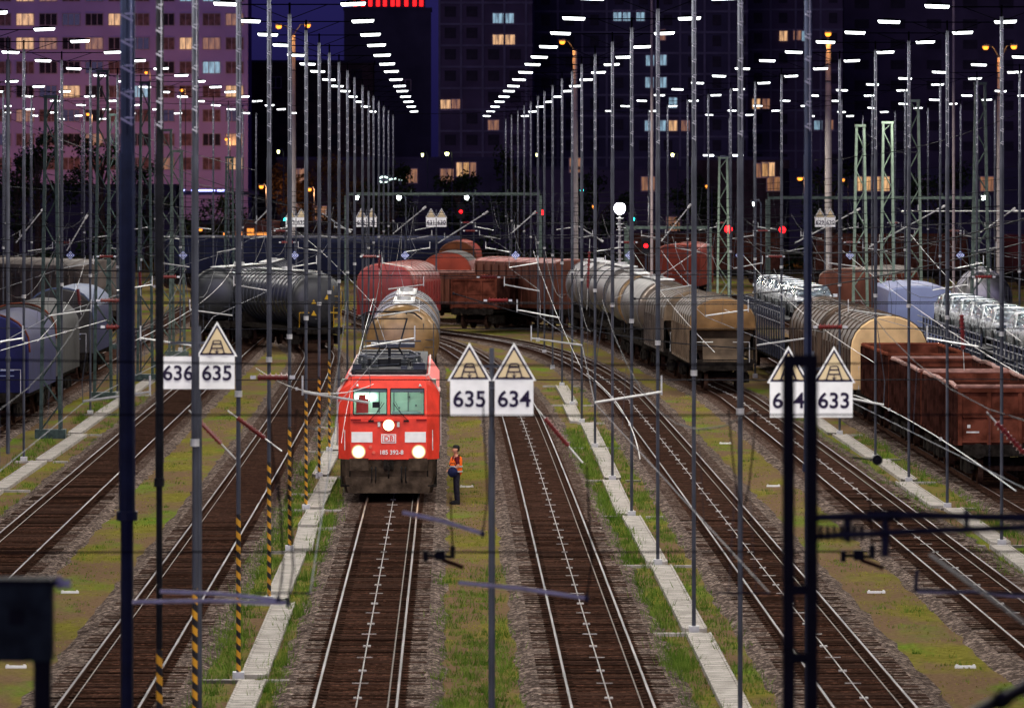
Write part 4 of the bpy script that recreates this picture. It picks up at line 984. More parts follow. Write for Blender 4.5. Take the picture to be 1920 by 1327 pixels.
hopper('brown square-sided van between the open wagons and the pale grey tank', 8.3, 178, (-.42,1), 14, 1.45, 3.75, 4.15, van_brown, van_brown, 'covered vans', recess=False, e=.6, name='covered_van', roofmat=pinkroof)
gondola('rusty brown open wagon second from the red hoppers, showing its ribbed side', 6.4, 184.5, (-.95,.55), 12, 3.15, van_brown, pinkrim, ins_dark)
gondola('rusty brown open wagon showing its end just right of the tank behind the locomotive', 1.6, 178.5, (.32,1), 12.5, 3.05, rust3, rust2, ins_dark)
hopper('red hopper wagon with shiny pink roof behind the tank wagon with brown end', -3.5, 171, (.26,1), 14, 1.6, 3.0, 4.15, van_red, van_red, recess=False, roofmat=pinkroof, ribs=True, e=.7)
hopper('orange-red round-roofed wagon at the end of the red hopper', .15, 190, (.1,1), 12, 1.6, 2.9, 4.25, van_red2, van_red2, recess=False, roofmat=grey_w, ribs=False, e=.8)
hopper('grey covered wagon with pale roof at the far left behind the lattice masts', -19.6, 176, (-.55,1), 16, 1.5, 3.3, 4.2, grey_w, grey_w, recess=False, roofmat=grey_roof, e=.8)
gondola('dark red open wagon nearest the camera on the right', 17.3, 91.8, (0,1), 14.2, 3.0, rust3, pinkrim, ins_dark, text=True)
gondola('dark red open wagon second in the line on the right', 17.3, 99.0, (0,1), 14.2, 3.0, rust3, pinkrim, ins_dark)
gondola('dark red open wagon third in the line, in front of the cream-ended hopper', 17.3, 106.2, (0,1), 14.2, 3.05, rust3, rust2, ins_dark)
hopper('hopper wagon with a cream end lit yellow behind the open wagons on the right', 17.1, 114.2, (-.02,1), 17, 1.47, 2.75, 4.05, hop_brown, cream_end, e=1.0, recess=False)
hopper('brown ribbed hopper wagon behind the cream-ended one', 16.9, 123.0, (-.03,1), 17, 1.47, 2.75, 4.05, hop_brown, hop_brown, e=1.0, recess=False)
hopper('reddish brown covered wagon with pale roof edge behind the wrapped car', 22.7, 170, (.3,1), 14, 1.6, 3.2, 3.9, rust2, van_brown, recess=False, e=.6, roofmat=grey_roof)
tank('distant silver tank wagon reflecting lights, above the wrapped cars', 29.0, 160, (.15,1), 14, 1.45, 2.6, tank_silver, tank_silver, ribs=4)
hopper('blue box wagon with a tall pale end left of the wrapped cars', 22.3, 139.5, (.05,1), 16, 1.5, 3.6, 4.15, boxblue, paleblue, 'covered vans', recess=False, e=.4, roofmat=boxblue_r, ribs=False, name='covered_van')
hopper('rust-orange tank-like wagon end far behind the sign pair 631 and 630', 1.0, 232, (.1,1), 12, 1.5, 2.6, 3.9, van_red2, M('rust_orange', (.16,.05,.016), .6, 0, .3, 1.2), recess=False, e=.9, ribs=False)
# far rows seen side-on
for i,(X,Y,hd,m,lb) in enumerate(((-11.8,236,(1,.05),darknavy,'dark navy van far behind the ribbed tank wagons'),(-23,238,(1,.05),darknavy,'dark navy van far behind the grey covered wagon'),(44,242,(1,.0),M('dark_red_far', (.045,.006,.006), .6, 0, .4, 1),'dark red van at the far right edge'),(29.5,244,(1,.0),rust3,'dark rusty van far behind the pale lattice masts'),(14.5,246,(1,.0),rust3,'dark rusty van far behind the red signals'),(16.6,212,(.25,1),van_red2,'small orange wagon end left of the pale lattice mast'))):
    hopper(lb, X, Y, hd, 14, 1.5, 3.5, 4.2, m, m, 'far vans', recess=False, e=.5, ribs=False, name='covered_van')
# tarpaulin wagons on the left
tarp = [('dark blue tarpaulin wagon cut by the left edge',-17.2,112.5,locoblue,locoblue,None),('grey tarpaulin wagon between the dark blue one and the pale-edged one at left',-17.35,121.5,M('tarp_grey', (.034,.032,.031), .6, 0, .25, 1.2),MATS['tarp_grey'],None),('grey-ended tarpaulin wagon with a pale blue roof edge, farther back at left',-17.6,136.5,locoblue,MATS['tarp_grey'],M('tarp_pale', (.09,.115,.19), .5, 0, .15, 1))]
for lb,X,Y,bm_,em_,rm_ in tarp:
    t = hopper(lb, X, Y, (.03,1), 14.5, 1.5, 2.75, 4.15, bm_, em_, 'tarpaulin wagons on the left', recess=False, ribs=False, e=.72, roofmat=rm_, name='tarpaulin_wagon')
    mb = MB(); y = .9-.17
    for z in (2.05,1.85): mb.b2((-.95,y-.02,z),(.95,y,z+.035))
    mb.box((-.9,y-.01,2.25),(.16,.02,.1)); mb.build('end_trim', paleblue, t)
    mb = MB(); pr = arc(1.53,2.75,4.19,12,.72); mb.tube([(x,.95,z) for x,z in pr[1:-1]], .04, 5); mb.build('end_hoop', rust2 if rm_ is None else rm_, t)

# ---------------------------------------------------------------- car transporter with wrapped cars
def transporter(label, X, Y, L, head=(0,1)):
    T = wagon_base('car_transporter', label, 'freight wagon', X, Y, head, 'car transporters', L)
    mb = MB(); mb.b2((-1.45,.5,1.0),(1.45,L-.5,1.12)); mb.build('lower_deck', dirtblack, T)
    mb = MB(); mb.b2((-1.45,.5,2.88),(1.45,L-.5,2.96)); mb.build('upper_deck', roofgrey, T)
    for sx in (-1,1):
        mb = MB(); n = int((L-1)/1.58)
        for i in range(n): mb.b2((sx*1.42,.6+i*1.58,1.1),(sx*1.5,.72+i*1.58,3.5))
        for z in (3.45,3.2,2.75): mb.tube([(sx*1.47,.5,z),(sx*1.47,L-.5,z)], .025, 4)
        mb.build('side_rail', dark_steel, T)
    return T
TR1 = transporter('two-deck car transporter with white wrapped cars, cut by the right edge', 21.6, 95.5, 31)
TR2 = transporter('two-deck car transporter with white wrapped cars, the farther one on the right', 21.6, 111.6, 31)
TR3 = transporter('car transporter mostly hidden behind the brown ribbed hopper', 16.6, 132.6, 31, (-.03,1))
def wrapmat():
    m = bpy.data.materials.new('car_wrap'); m.use_nodes = True; nt = m.node_tree; n = nt.nodes; l = nt.links; b = n['Principled BSDF']; b.inputs['Roughness'].default_value = .28
    tc = n.new('ShaderNodeTexCoord'); t = n.new('ShaderNodeTexNoise'); t.inputs['Scale'].default_value = 3.0; t.inputs['Detail'].default_value = 7; t.inputs['Distortion'].default_value = 1.2; l.new(tc.outputs['Object'], t.inputs['Vector'])
    bp = n.new('ShaderNodeBump'); bp.inputs['Strength'].default_value = 1; bp.inputs['Distance'].default_value = .25; l.new(t.outputs['Fac'], bp.inputs['Height']); l.new(bp.outputs['Normal'], b.inputs['Normal'])
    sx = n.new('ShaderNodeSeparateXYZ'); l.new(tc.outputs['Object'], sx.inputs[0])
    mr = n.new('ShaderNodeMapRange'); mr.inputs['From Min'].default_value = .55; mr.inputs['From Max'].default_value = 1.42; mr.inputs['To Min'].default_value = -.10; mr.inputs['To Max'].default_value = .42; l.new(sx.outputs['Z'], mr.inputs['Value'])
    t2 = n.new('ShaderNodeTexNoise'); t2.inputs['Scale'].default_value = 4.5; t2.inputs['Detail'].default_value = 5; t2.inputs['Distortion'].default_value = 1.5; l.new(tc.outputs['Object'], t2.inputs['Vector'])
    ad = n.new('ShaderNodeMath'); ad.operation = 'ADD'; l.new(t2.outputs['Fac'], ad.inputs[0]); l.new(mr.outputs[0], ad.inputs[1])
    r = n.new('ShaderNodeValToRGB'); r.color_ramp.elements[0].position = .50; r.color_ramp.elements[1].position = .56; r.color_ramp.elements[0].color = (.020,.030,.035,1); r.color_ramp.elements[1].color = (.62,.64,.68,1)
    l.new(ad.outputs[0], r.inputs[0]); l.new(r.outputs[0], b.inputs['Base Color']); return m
WRAP = wrapmat()
clear = M('wrinkled_film', (.11,.14,.17), .12, .35, .8, 7, 1.0, 9, detail=8)
def car(label, group):
    t = thing('wrapped_car', label, 'car', (0,0,0), 0, group)
    st = [(0,.55,.62,.70),(.12,.80,.86,.86),(.95,.88,.92,.98),(1.5,.90,1.30,.80),(1.95,.90,1.47,.70),(3.2,.90,1.47,.70),(3.9,.88,1.08,.78),(4.15,.82,1.02,.8),(4.3,.6,.75,.7)]
    rings = []
    for y,w_,zt,tw in st:
        rings.append([(-w_,y,.25),(-w_*1.01,y,.60),(-w_*.99,y,min(.95,zt-.05)),(-w_*tw,y,zt-.03),(-w_*tw*.5,y,zt),(w_*tw*.5,y,zt),(w_*tw,y,zt-.03),(w_*.99,y,min(.95,zt-.05)),(w_*1.01,y,.60),(w_,y,.25)])
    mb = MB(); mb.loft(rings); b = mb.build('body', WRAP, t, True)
    for sx in (-1,1):
        mb = MB(); mb.add([(sx*.905,1.15,.98),(sx*.905,3.6,.98),(sx*.72,3.2,1.40),(sx*.72,1.9,1.40)],[(0,1,2,3)]); mb.build('side_glass', clear, t)
    mb = MB(); mb.add([(-.80,.93,1.02),(.80,.93,1.02),(.64,1.82,1.452),(-.64,1.82,1.452)],[(0,1,2,3)]); mb.build('windscreen', clear, t)
    mb = MB(); mb.add([(-.6,-.005,.62),(.6,-.005,.62),(.74,.055,.82),(-.74,.055,.82)],[(0,1,2,3)]); mb.build('radiator_grille', clear, t)
    for y in (.85,3.45):
        for sx in (-1,1): mb = MB(); mb.tube([(sx*.70,y,.32),(sx*.915,y,.32)], .32, 16); mb.build('wheel', black_rub, t)
    for sx in (-1,1): mb = MB(); mb.box((sx*.66,.05,.70),(.32,.08,.12)); mb.build('headlight', glass_dark, t); mb = MB(); mb.box((sx*1.0,1.35,1.02),(.2,.12,.14)); mb.build('mirror', WRAP, t)
    return t
c0 = car('wrapped car', 'white wrapped cars on the transporter')
first = True
for tr_, d, X0 in ((TR1,'nearer transporter',0),(TR2,'farther transporter',0),(TR3,'transporter behind the ribbed hopper',0)):
    for dk_, z in (('upper',2.96),('lower',1.12)):
        if tr_ is TR3 and dk_ == 'lower': continue
        for i in range(6):
            o = c0 if first else copy_tree(c0); first = False
            p = Vector(tr_.location); rz = tr_.rotation_euler[2]; y = 1.4+i*4.75
            o.location = (p.x-sin(rz)*y, p.y+cos(rz)*y, z); o.rotation_euler[2] = rz
            o['label'] = f'white film-wrapped car, {ORD[i]} on the {dk_} deck of the {d}'
# ---------------------------------------------------------------- the railway worker
WX, WY = .36, 88.6
P_ = thing('person', 'man in orange vest, maroon shirt and dark cap looking up at the locomotive', 'person', (WX,WY,G+.0))
# facing -X ; x = front(-)/back(+), y = lateral
def V(*p): return p
bv = []; be = []; br = []
def node(p, r, par=None):
    bv.append(p); br.append(r)
    if par is not None: be.append((par,len(bv)-1))
    return len(bv)-1
pel = node((.02,0,.90), (.135,.165)); ab = node((-.035,0,1.05), (.145,.165), pel); ch = node((.0,0,1.28), (.125,.175), ab); ub = node((.02,0,1.40), (.09,.15), ch); nk = node((.0,0,1.475), .058, ub)
hd1 = node((-.01,0,1.55), (.075,.070), nk); hd2 = node((-.012,0,1.62), (.092,.078), hd1); hd3 = node((.005,0,1.69), (.085,.075), hd2); hd4 = node((.012,0,1.735), .05, hd3)
ns = node((-.105,0,1.605), .016, hd2); ns2 = node((-.122,0,1.59), .012, ns)
for s_ in (-1,1):
    node((.0,s_*.092,1.60), .016, hd2)
    sh = node((.03,s_*.20,1.37), .062, ub); el = node((.075,s_*.265,1.12), .045, sh); wr = node((-.135,s_*.20,1.02), .032, el)
    pm = node((-.205,s_*.17,1.005), (.030,.040), wr)
    for k in range(4):
        f1 = node((-.245,s_*(.145+.018*k)-s_*.0,1.005-.004*k), .0105, pm); f2 = node((-.278-.004*(k in (1,2)),s_*(.125+.02*k),.985), .0095, f1); node((-.285,s_*(.11+.02*k),.955), .008, f2)
    t1 = node((-.215,s_*.12,1.02), .012, pm); node((-.25,s_*.095,1.015), .0095, t1)
    hp = node((.02,s_*.085,.84), .092, pel); kn = node((.0,s_*.10,.48) if s_ > 0 else (.03,s_*.10,.48), .062, hp); an = node((.03,s_*.105,.10) if s_ > 0 else (.075,s_*.10,.10), .042, kn); node((-.09 if s_ > 0 else -.05,s_*.11,.035), .035, an)
skin_mesh('body', bv, be, br, skinm, P_, 2)
tv = [(.02,0,.93),(-.02,0,1.03),(.02,.085,.84),(.0,.10,.48),(.03,.105,.08),(.02,-.085,.84),(.03,-.10,.48),(.075,-.10,.08)]
skin_mesh('trousers', tv, [(0,1),(0,2),(2,3),(3,4),(0,5),(5,6),(6,7)], [(.148,.178),(.15,.178),.108,.080,.066,.108,.080,.066], trouser, P_, 2)
sv = [(-.03,0,1.0),(-.035,0,1.06),(.0,0,1.28),(.02,0,1.40),(.01,0,1.445),(.03,.20,1.37),(.065,.25,1.17),(.03,-.20,1.37),(.065,-.25,1.17)]
skin_mesh('shirt', sv, [(0,1),(1,2),(2,3),(3,4),(3,5),(5,6),(3,7),(7,8)], [(.15,.175),(.155,.175),(.135,.182),(.098,.155),.07,.072,.066,.072,.066], maroon, P_, 2)
vv = [(.015,0,.80),(-.01,0,1.05),(.005,0,1.28),(.025,0,1.39),(.02,0,1.425)]
vest = skin_mesh('safety_vest', vv, [(0,1),(1,2),(2,3),(3,4)], [(.185,.205),(.200,.208),(.172,.21),(.122,.172),(.08,.12)], orange, P_, 2)
mb = MB()
for z,a,b in ((1.13,.202,.215),(.98,.206,.216)):
    n = 24; ro = [[(-.005+(a+d)*cos(2*pi*k/n),(b+d)*sin(2*pi*k/n),z+dz) for k in range(n)] for d,dz in ((0,-.02),(.004,-.02),(.004,.02),(0,.02))]
    mb.loft(ro, cap=False)
mb.build('reflective_band', silverstripe, vest)
mb = MB(); n = 18
mb.loft([[(.008+r*1.12*cos(2*pi*k/n),r*cos(2*pi*k/n+pi/2)*-1*.95,z+ -.0) for k in range(n)] for r,z in ((.092,1.655),(.094,1.69),(.085,1.73),(.055,1.758),(.02,1.765))])
mb.loft([[(-.07,-.065,1.672),(-.165,-.045,1.69),(-.18,0,1.695),(-.165,.045,1.69),(-.07,.065,1.672)],[(-.07,-.065,1.684),(-.165,-.045,1.700),(-.18,0,1.705),(-.165,.045,1.700),(-.07,.065,1.684)]])
mb.build('cap', capm, P_)
mb = MB(); mb.loft([[(.035+.078*cos(2*pi*k/n),.082*sin(2*pi*k/n),z) for k in range(n)] for z in (1.575,1.66)]); mb.build('hair', M('dark_hair', (.03,.02,.015), .8, 0, .2), P_)
mb = MB()
for s_ in (-1,1): mb.box((-.094,s_*.032,1.632),(.012,.022,.010))
mb.build('eyes', black_rub, P_)
mb = MB(); mb.box((-.093,0,1.567),(.012,.045,.010)); mb.build('mouth', M('lips', (.36,.12,.10), .5, 0, 0), P_)
for s_,x in ((1,.0),(-1,.045)):
    mb = MB(); y = s_*.105
    mb.loft([[(x-.18,y-.04,.0),(x+.07,y-.045,.0),(x+.07,y+.045,.0),(x-.18,y+.04,.0)],[(x-.19,y-.045,.05),(x+.08,y-.05,.06),(x+.08,y+.05,.06),(x-.19,y+.045,.05)],[(x-.02,y-.045,.13),(x+.07,y-.045,.14),(x+.07,y+.045,.14),(x-.02,y+.045,.13)]]); mb.build('boot', black_rub, P_)
# bag held at the belly
B_ = thing('bag', 'round dark blue bag held at the belly of the man in orange vest', 'bag', Vector((WX-.10,WY*K-.27,G+.97)))
bm = bmesh.new(); bmesh.ops.create_icosphere(bm, subdivisions=3, radius=.15)
for v in bm.verts:
    v.co.y *= .62; v.co.z *= 1.05; v.co *= 1+.05*sin(9*v.co.x)*cos(8*v.co.z)
me = bpy.data.meshes.new('pouch'); bm.to_mesh(me); bm.free(); me.materials.append(navybag); me.polygons.foreach_set('use_smooth',[True]*len(me.polygons))
o = bpy.data.objects.new('pouch', me); C.objects.link(o); o.parent = B_
mb = MB(); mb.tube([(-.1,0,.17),(-.05,0,.26),(.06,.0,.26),(.1,0,.17)], .014, 6); mb.build('strap', black_rub, B_)
# ---------------------------------------------------------------- buildings behind the yard
pinkwall = M('pink_facade', (.36,.26,.46), .85, 0, .06, .3)
darkwall = M('dark_facade', (.050,.042,.068), .8, 0, .2, .2)
darkwall2 = M('dark_facade_b', (.070,.052,.080), .8, 0, .2, .2)
fin = M('facade_fins', (.11,.095,.13), .8, 0, .15, .5)
brickd = M('dark_brick', (.055,.035,.035), .85, 0, .3, .6)
def winmat(name, col, st, sc=3):
    m = bpy.data.materials.new(name); m.use_nodes = True; nt = m.node_tree; n = nt.nodes; l = nt.links; b = n['Principled BSDF']
    b.inputs['Base Color'].default_value = (.05,.05,.05,1); b.inputs['Roughness'].default_value = .2
    tc = n.new('ShaderNodeTexCoord'); mp = n.new('ShaderNodeMapping'); mp.inputs['Scale'].default_value = (sc,1,.4); l.new(tc.outputs['Object'], mp.inputs[0])
    t = n.new('ShaderNodeTexNoise'); t.inputs['Scale'].default_value = 1.5; t.inputs['Detail'].default_value = 3; l.new(mp.outputs[0], t.inputs[0])
    r = n.new('ShaderNodeValToRGB'); r.color_ramp.elements[0].position = .35; r.color_ramp.elements[0].color = (*[c*.25 for c in col],1); r.color_ramp.elements[1].position = .62; r.color_ramp.elements[1].color = (*col,1)
    l.new(t.outputs['Fac'], r.inputs[0]); l.new(r.outputs[0], b.inputs['Emission Color']); b.inputs['Emission Strength'].default_value = st
    return m
W_warm = winmat('window_lit_warm', (1,.56,.24), .95); W_warm2 = winmat('window_lit_dim', (.75,.33,.12), .42); W_cool = winmat('window_lit_cool', (.50,.82,1.0), .62)
W_dark = M('window_dark', (.018,.012,.020), .6, 0, .3, 1); W_brown = M('window_curtain', (.13,.065,.06), .5, 0, .5, 1.5); W_blue = M('window_blue', (.03,.035,.09), .25, 0, .4, 1)
frame_m = M('window_frame', (.30,.22,.26), .6, 0, .1, 1)
def window_protos(w, h, mats):
    out = []
    for m in mats:
        mb = MB(); mb.box((0,0,0),(w,.10,h)); me = mb.build('window', m).data
        out.append(me); bpy.data.objects.remove(bpy.data.objects[[o.name for o in bpy.data.objects if o.data == me][0]])
    return out
mb = MB()
def framemesh(w, h, cols):
    mb = MB()
    for i in range(cols+1): mb.box((-w/2+w*i/cols,-.07,0),(.09,.06,h+.08))
    for z in (-h/2,h/2): mb.box((0,-.068,z),(w+.09,.05,.09))
    o = mb.build('window_frame', frame_m); me = o.data; bpy.data.objects.remove(o); return me
def add_window(parent, me, fme, x, z, y=-.05):
    o = bpy.data.objects.new('window', me); C.objects.link(o); o.parent = parent; o.location = (x,y,z)
    if fme:
        f = bpy.data.objects.new('window_frame', fme); C.objects.link(f); f.parent = o
    return o
rnd = random.Random(3)
BY = 373; t = thing('tower_block', 'pink lit slab apartment block with rows of windows behind the yard on the left', 'building', (-43,BY,0))
s = F/BY; xr = (465-832)/s+43
mb = MB(); mb.b2((xr-40,0,G),(xr,14,46)); mb.build('wall', pinkwall, t)
mb = MB(); mb.b2((xr-40.2,-.3,45.8),(xr+.2,14.3,46.4)); mb.build('parapet', darkwall2, t)
pw = window_protos(2.2, 1.5, [W_dark,W_brown,W_blue,W_warm,W_warm2,W_cool]); fm = framemesh(2.2,1.5,3)
lit = {(9,0):4,(0,0):3,(0,1):3,(4,0):3,(3,1):4,(7,1):3,(2,3):3,(9,3):3,(0,-1):3,(1,-1):4,(9,6):3,(9,5):4,(8,2):5,(5,3):5,(1,1):4,(6,6):4,(3,5):4,(8,1):4,(0,4):4,(7,-1):5,(8,-1):5}
for i in range(-1,10):
    for j in range(-2,7):
        px = 440-43.2*(9-i)-(4 if i < 6 else 0); py = 37+45*j
        m = lit.get((i,j)); 
        if m is None: m = rnd.choice((0,0,1,1,1,2))
        add_window(t, pw[m], fm, (px-832)/s+43, H+(308-py)/s)
def block(label, cat, px0, px1, ptop, Y, mat, depth=14, name='apartment_tower', wn=None, cols=8, pitch=(4.2,2.9), win=(1.7,1.4), litw=(), rowtop=None, nrow=8, fins=True, group=None, seed=1, wins=True):
    s = F/Y; x0 = (px0-832)/s; x1 = (px1-832)/s; zt = H+(308-ptop)/s; cx = (x0+x1)/2
    t = thing(name, label, cat, (cx,Y,0), 0, group)
    mb = MB(); mb.b2((x0-cx,0,G),(x1-cx,depth,zt)); mb.build('wall', mat, t)
    mb = MB(); mb.b2((x0-cx-.15,-.15,zt-.02),(x1-cx+.15,depth+.1,zt+.35)); mb.build('roof', darkwall, t)
    if fins:
        mb = MB(); k = 0; z = zt-.4
        while z > 3:
            mb.b2((x0-cx-.05,-.18,z-.14),(x1-cx+.05,-.004,z+.14)); z -= pitch[1]
        x = x0
        while x <= x1+.01: mb.b2((x-cx-.15,-.26,1),(x-cx+.15,-.181,zt-.3)); x += pitch[0]
        mb.build('facade_grid', fin, t)
    ps = window_protos(win[0], win[1], [W_dark,W_warm,W_cool,W_warm2]); fm2 = framemesh(win[0],win[1],2); r = random.Random(seed); n = 0
    pts = set()
    for (px,py,m) in litw:
        add_window(t, ps[m], fm2, (px-832)/s-cx, H+(308-py)/s, -.10); pts.add((round(px/20),round(py/20)))
    z = zt-pitch[1]*.55
    while z > 3 and n < 70:
        x = x0+pitch[0]/2
        while x < x1 and n < 70:
            px = 832+x*s; py = 308-(z-H)*s
            if wins and -20 < py < 300 and 0 < px < 1920 and not any(abs(px-a)<34 and abs(py-b)<26 for a,b,_ in litw):
                add_window(t, ps[0], None, x-cx, z, -.06); n += 1
            x += pitch[0]
        z -= pitch[1]
    return t
block('dark office tower with glowing red crown behind the light masts', 'building', 645, 808, 19, 440, darkwall, 13, 'office_tower', fins=False, pitch=(5,4), seed=2, wins=False)
# crown of the red tower
s = F/440; t = [o for o in bpy.data.objects if o.name.startswith('office_tower')][0]
x0 = (658-832)/s-t.location.x; x1 = (797-832)/s-t.location.x; zb = H+(308-19)/s+.4
mb = MB(); mb.b2((x0,1,zb),(x1,11,zb+8)); cr = mb.build('crown', darkwall2, t)
r = random.Random(5)
for k in range(10):
    x = x0+.6+(x1-x0-1.2)*k/9+r.uniform(-.15,.15); mb = MB(); mb.b2((x-.26,.86,zb+.15),(x+.26,.99,zb+7)); mb.build('red_light', neon, cr)
block('low dark apartment block between the pink block and the red-crowned tower', 'building', 466, 700, 118, 410, brickd, 12, 'apartment_block', fins=False, pitch=(3.3,3.0), win=(1.5,1.5), litw=((517,155,0),(760,160,0)), seed=3)
block('dark apartment high-rise with pale facade grid right of the red-crowned tower', 'building', 824, 998, -120, 400, darkwall2, 14, litw=((934,35,2),(953,35,2),(934,75,1),(955,75,1),(836,197,1),(856,196,3),(925,235,3)), pitch=(2.9,2.86), win=(1.5,1.4), seed=4)
block('dark high-rise with bluish lit windows in the middle of the picture', 'building', 1000, 1402, -140, 415, darkwall, 14, litw=((1158,30,2),(1176,30,2),(1201,30,2),(1240,66,3),(1219,114,2),(1242,113,2),(1218,155,2),(1242,155,2),(1262,193,2),(1217,236,2),(1241,236,2),(1262,236,1),(1285,236,3)), pitch=(3.4,2.9), win=(1.2,1.5), seed=5)
block('dark high-rise behind the mast rows on the right with two orange windows', 'building', 1398, 1580, -100, 430, darkwall2, 14, litw=((1469,68,1),(1495,66,3),(1511,68,2),(1418,195,1),(1437,195,3),(1534,236,2),(1555,235,3)), pitch=(3.6,2.9), win=(1.2,1.5), seed=6)
block('broad dark high-rise filling the upper right corner', 'building', 1582, 2010, -90, 455, M('dark_plum_facade', (.062,.046,.072), .8, 0, .25, .15), 14, pitch=(5.5,3.1), win=(2.2,1.4), fins=False, seed=7)
# low halls and houses closing the yard
for (a,b,tp,Y,mt,lb,lw) in ((-60,330,352,330,darkwall,'low dark hall under the trees at far left',()),(330,520,420,335,brickd,'low dark shop building with orange lights at the foot of the pink block',((480,440,3),(470,455,1),(500,452,3))),(520,700,300,345,brickd,'dark brick warehouse behind the orange street lamps',((560,395,3),(600,400,3),(560,330,3))),(700,985,300,350,darkwall,'dark hall in the middle with narrow lit windows',((868,318,1),(880,318,3),(838,330,3),(770,330,3))),(985,1300,318,345,darkwall2,'low dark hall behind the floodlight',((1080,310,3),(1262,420,3),(1215,345,3))),(1300,1480,300,350,brickd,'dark brick building left of the right orange street lamp',((1440,318,1),(1428,320,3),(1450,345,3))),(1480,1960,322,340,darkwall,'long dark building on the right with yellow lit windows',((1620,345,1),(1655,345,1),(1637,345,3),(1730,350,0),(1850,345,3)))):
    block(lb, 'building', a, b, tp, Y, mt, 12, 'low_building', litw=lw, pitch=(6,3.2), win=(1.6,1.7), fins=False, seed=int(a)+99)

# ---------------------------------------------------------------- trees
leafm = M('dark_foliage', (.018,.030,.012), .8, 0, .6, .8); leafm2 = M('brown_foliage', (.10,.055,.020), .8, 0, .6, .8); bark = M('bark', (.05,.038,.03), .9, 0, .3, 4)
def tree(X, Y, h, w, label, mat=leafm, n=1500, seed=0):
    r = random.Random(seed); t = thing('tree', label, 'tree', (X,Y,G), 0, 'trees behind the yard')
    mb = MB(); mb.tube([(0,0,0),(.1,0,h*.3),(0,.1,h*.7)], [h*.03,h*.022,h*.008], 7)
    cl = []
    for k in range(14):
        a = r.uniform(0,2*pi); z = r.uniform(.3,.92)*h; q = w*sqrt(max(.05,1-((z/h-.55)/.5)**2))*r.uniform(.25,.75)
        c = Vector((q*cos(a),q*sin(a),z)); cl.append((c, r.uniform(.2,.34)*w)); mb.tube([(0,0,z*.7),c*.6+Vector((0,0,z*.38)),c], [h*.01,h*.006,h*.003], 4)
    mb.build('trunk', bark, t)
    mb = MB()
    for i in range(n):
        c, R = r.choice(cl); d = Vector((r.gauss(0,1),r.gauss(0,1),r.gauss(0,.8))); d = d.normalized()*R*r.random()**.4
        p = c+d; u = Vector((r.gauss(0,1),r.gauss(0,1),r.gauss(0,1))).normalized(); v = u.cross(Vector((r.gauss(0,1),r.gauss(0,1),r.gauss(0,1)))).normalized(); s_ = r.uniform(.12,.30)
        mb.add([p-u*s_,p-v*s_*.5,p+u*s_,p+v*s_*.5],[(0,1,2,3)])
    mb.build('crown', mat, t)
TR = [(70,240,1.7,'round dark tree left of the lattice masts',leafm),(30,275,1.5,'dark tree at the left edge in front of the pink block',leafm),(190,248,1.6,'tall dark tree behind the lattice masts on the left',leafm),(275,300,1.3,'small dark tree right of the thick blue pole',leafm),(400,352,1.3,'small dark tree in front of the foot of the pink block',leafm),(620,290,1.6,'brownish tree lit by the orange lamps left of the centre',leafm2),(540,300,1.2,'bare brown tree at the orange-lit column',leafm2),(970,268,1.7,'round dark tree left of the floodlight',leafm),(1300,330,1.3,'dark tree near the orange lit post',leafm),(1120,300,1.4,'dark tree behind the floodlight',leafm),(1560,300,1.5,'dark tree behind the column with the orange lamp',leafm),(1760,310,1.6,'dark tree behind the tall lattice masts on the right',leafm),(730,300,1.4,'dark tree below the red-crowned tower',leafm),(860,300,1.3,'dark tree below the gridded high-rise',leafm)]
for i,(px,py,k,lb,m) in enumerate(TR):
    Y = 305+(i*7)%14; X = (px-832)*Y/F; h = H+(308-py)*Y/F-G; tree(X, Y, h, 3.0*k, lb, m, seed=i)
# far bushes: one mass
mb = MB(); r = random.Random(9)
for i in range(5200):
    x = r.uniform(-58,72); hh = 2.2+1.3*sin(x*.35)+.8*sin(x*1.3+1); p = Vector((x, 285*K+r.uniform(-4,4), G+r.random()**.7*hh)); u = Vector((r.gauss(0,1),r.gauss(0,1),r.gauss(0,1))).normalized(); v = u.cross(Vector((r.gauss(0,1),.3,r.gauss(0,1)))).normalized(); s_ = r.uniform(.15,.4)
    mb.add([p-u*s_,p-v*s_*.6,p+u*s_,p+v*s_*.6],[(0,1,2,3)])
o = mb.build('bushes', leafm); tag(o, 'dark band of bushes closing the far end of the yard', 'bushes', None, 'stuff')

# ---------------------------------------------------------------- lamps and signals in the distance
def column(px, ptop, Y, lamps, label):
    X = (px-832)*Y/F; zt = H+(308-ptop)*Y/F
    t = thing('lamp_column', label, 'street lamp', (X,Y,0), 0, 'tall lamp columns with orange lights')
    mb = MB(); mb.tube([(0,0,G),(0,0,zt*.6),(0,0,zt)], [.30,.26,.20], 14); mb.build('column', M('column_concrete', (.45,.40,.36), .8, 0, .1, 2) if 'column_concrete' not in MATS else MATS['column_concrete'], t)
    mb = MB()
    for z in (zt-.5,zt-1.7,zt-3): mb.tube([(0,0,z),(0,0,z+.08)], .26, 12)
    mb.build('ring', black_steel, t)
    for lx,ly in lamps:
        x = (lx-px)*Y/F; z = H+(308-ly)*Y/F
        mb = MB(); mb.tube([(0,0,zt-.1),(x*.5,0,z+.14),(x,-.1,z+.17)], .05, 6); mb.box((x,-.45,z+.22),(.55,.7,.14)); hd = mb.build('lamp_head', dark_steel, t)
        mb = MB(); mb.loft([[(x+rr*cos(2*pi*k/12),-.45+rr*sin(2*pi*k/12),z+zz) for k in range(12)] for rr,zz in ((.24,.14),(.22,-.02),(.12,-.12))]); mb.build('bulb', sodium, hd); glow(hd, (x,-1.0,z-.35), 260, (1,.42,.10))
column(549, 66, 250, ((523,52),(577,50)), 'tall concrete column with two orange lamps beside the pink block')
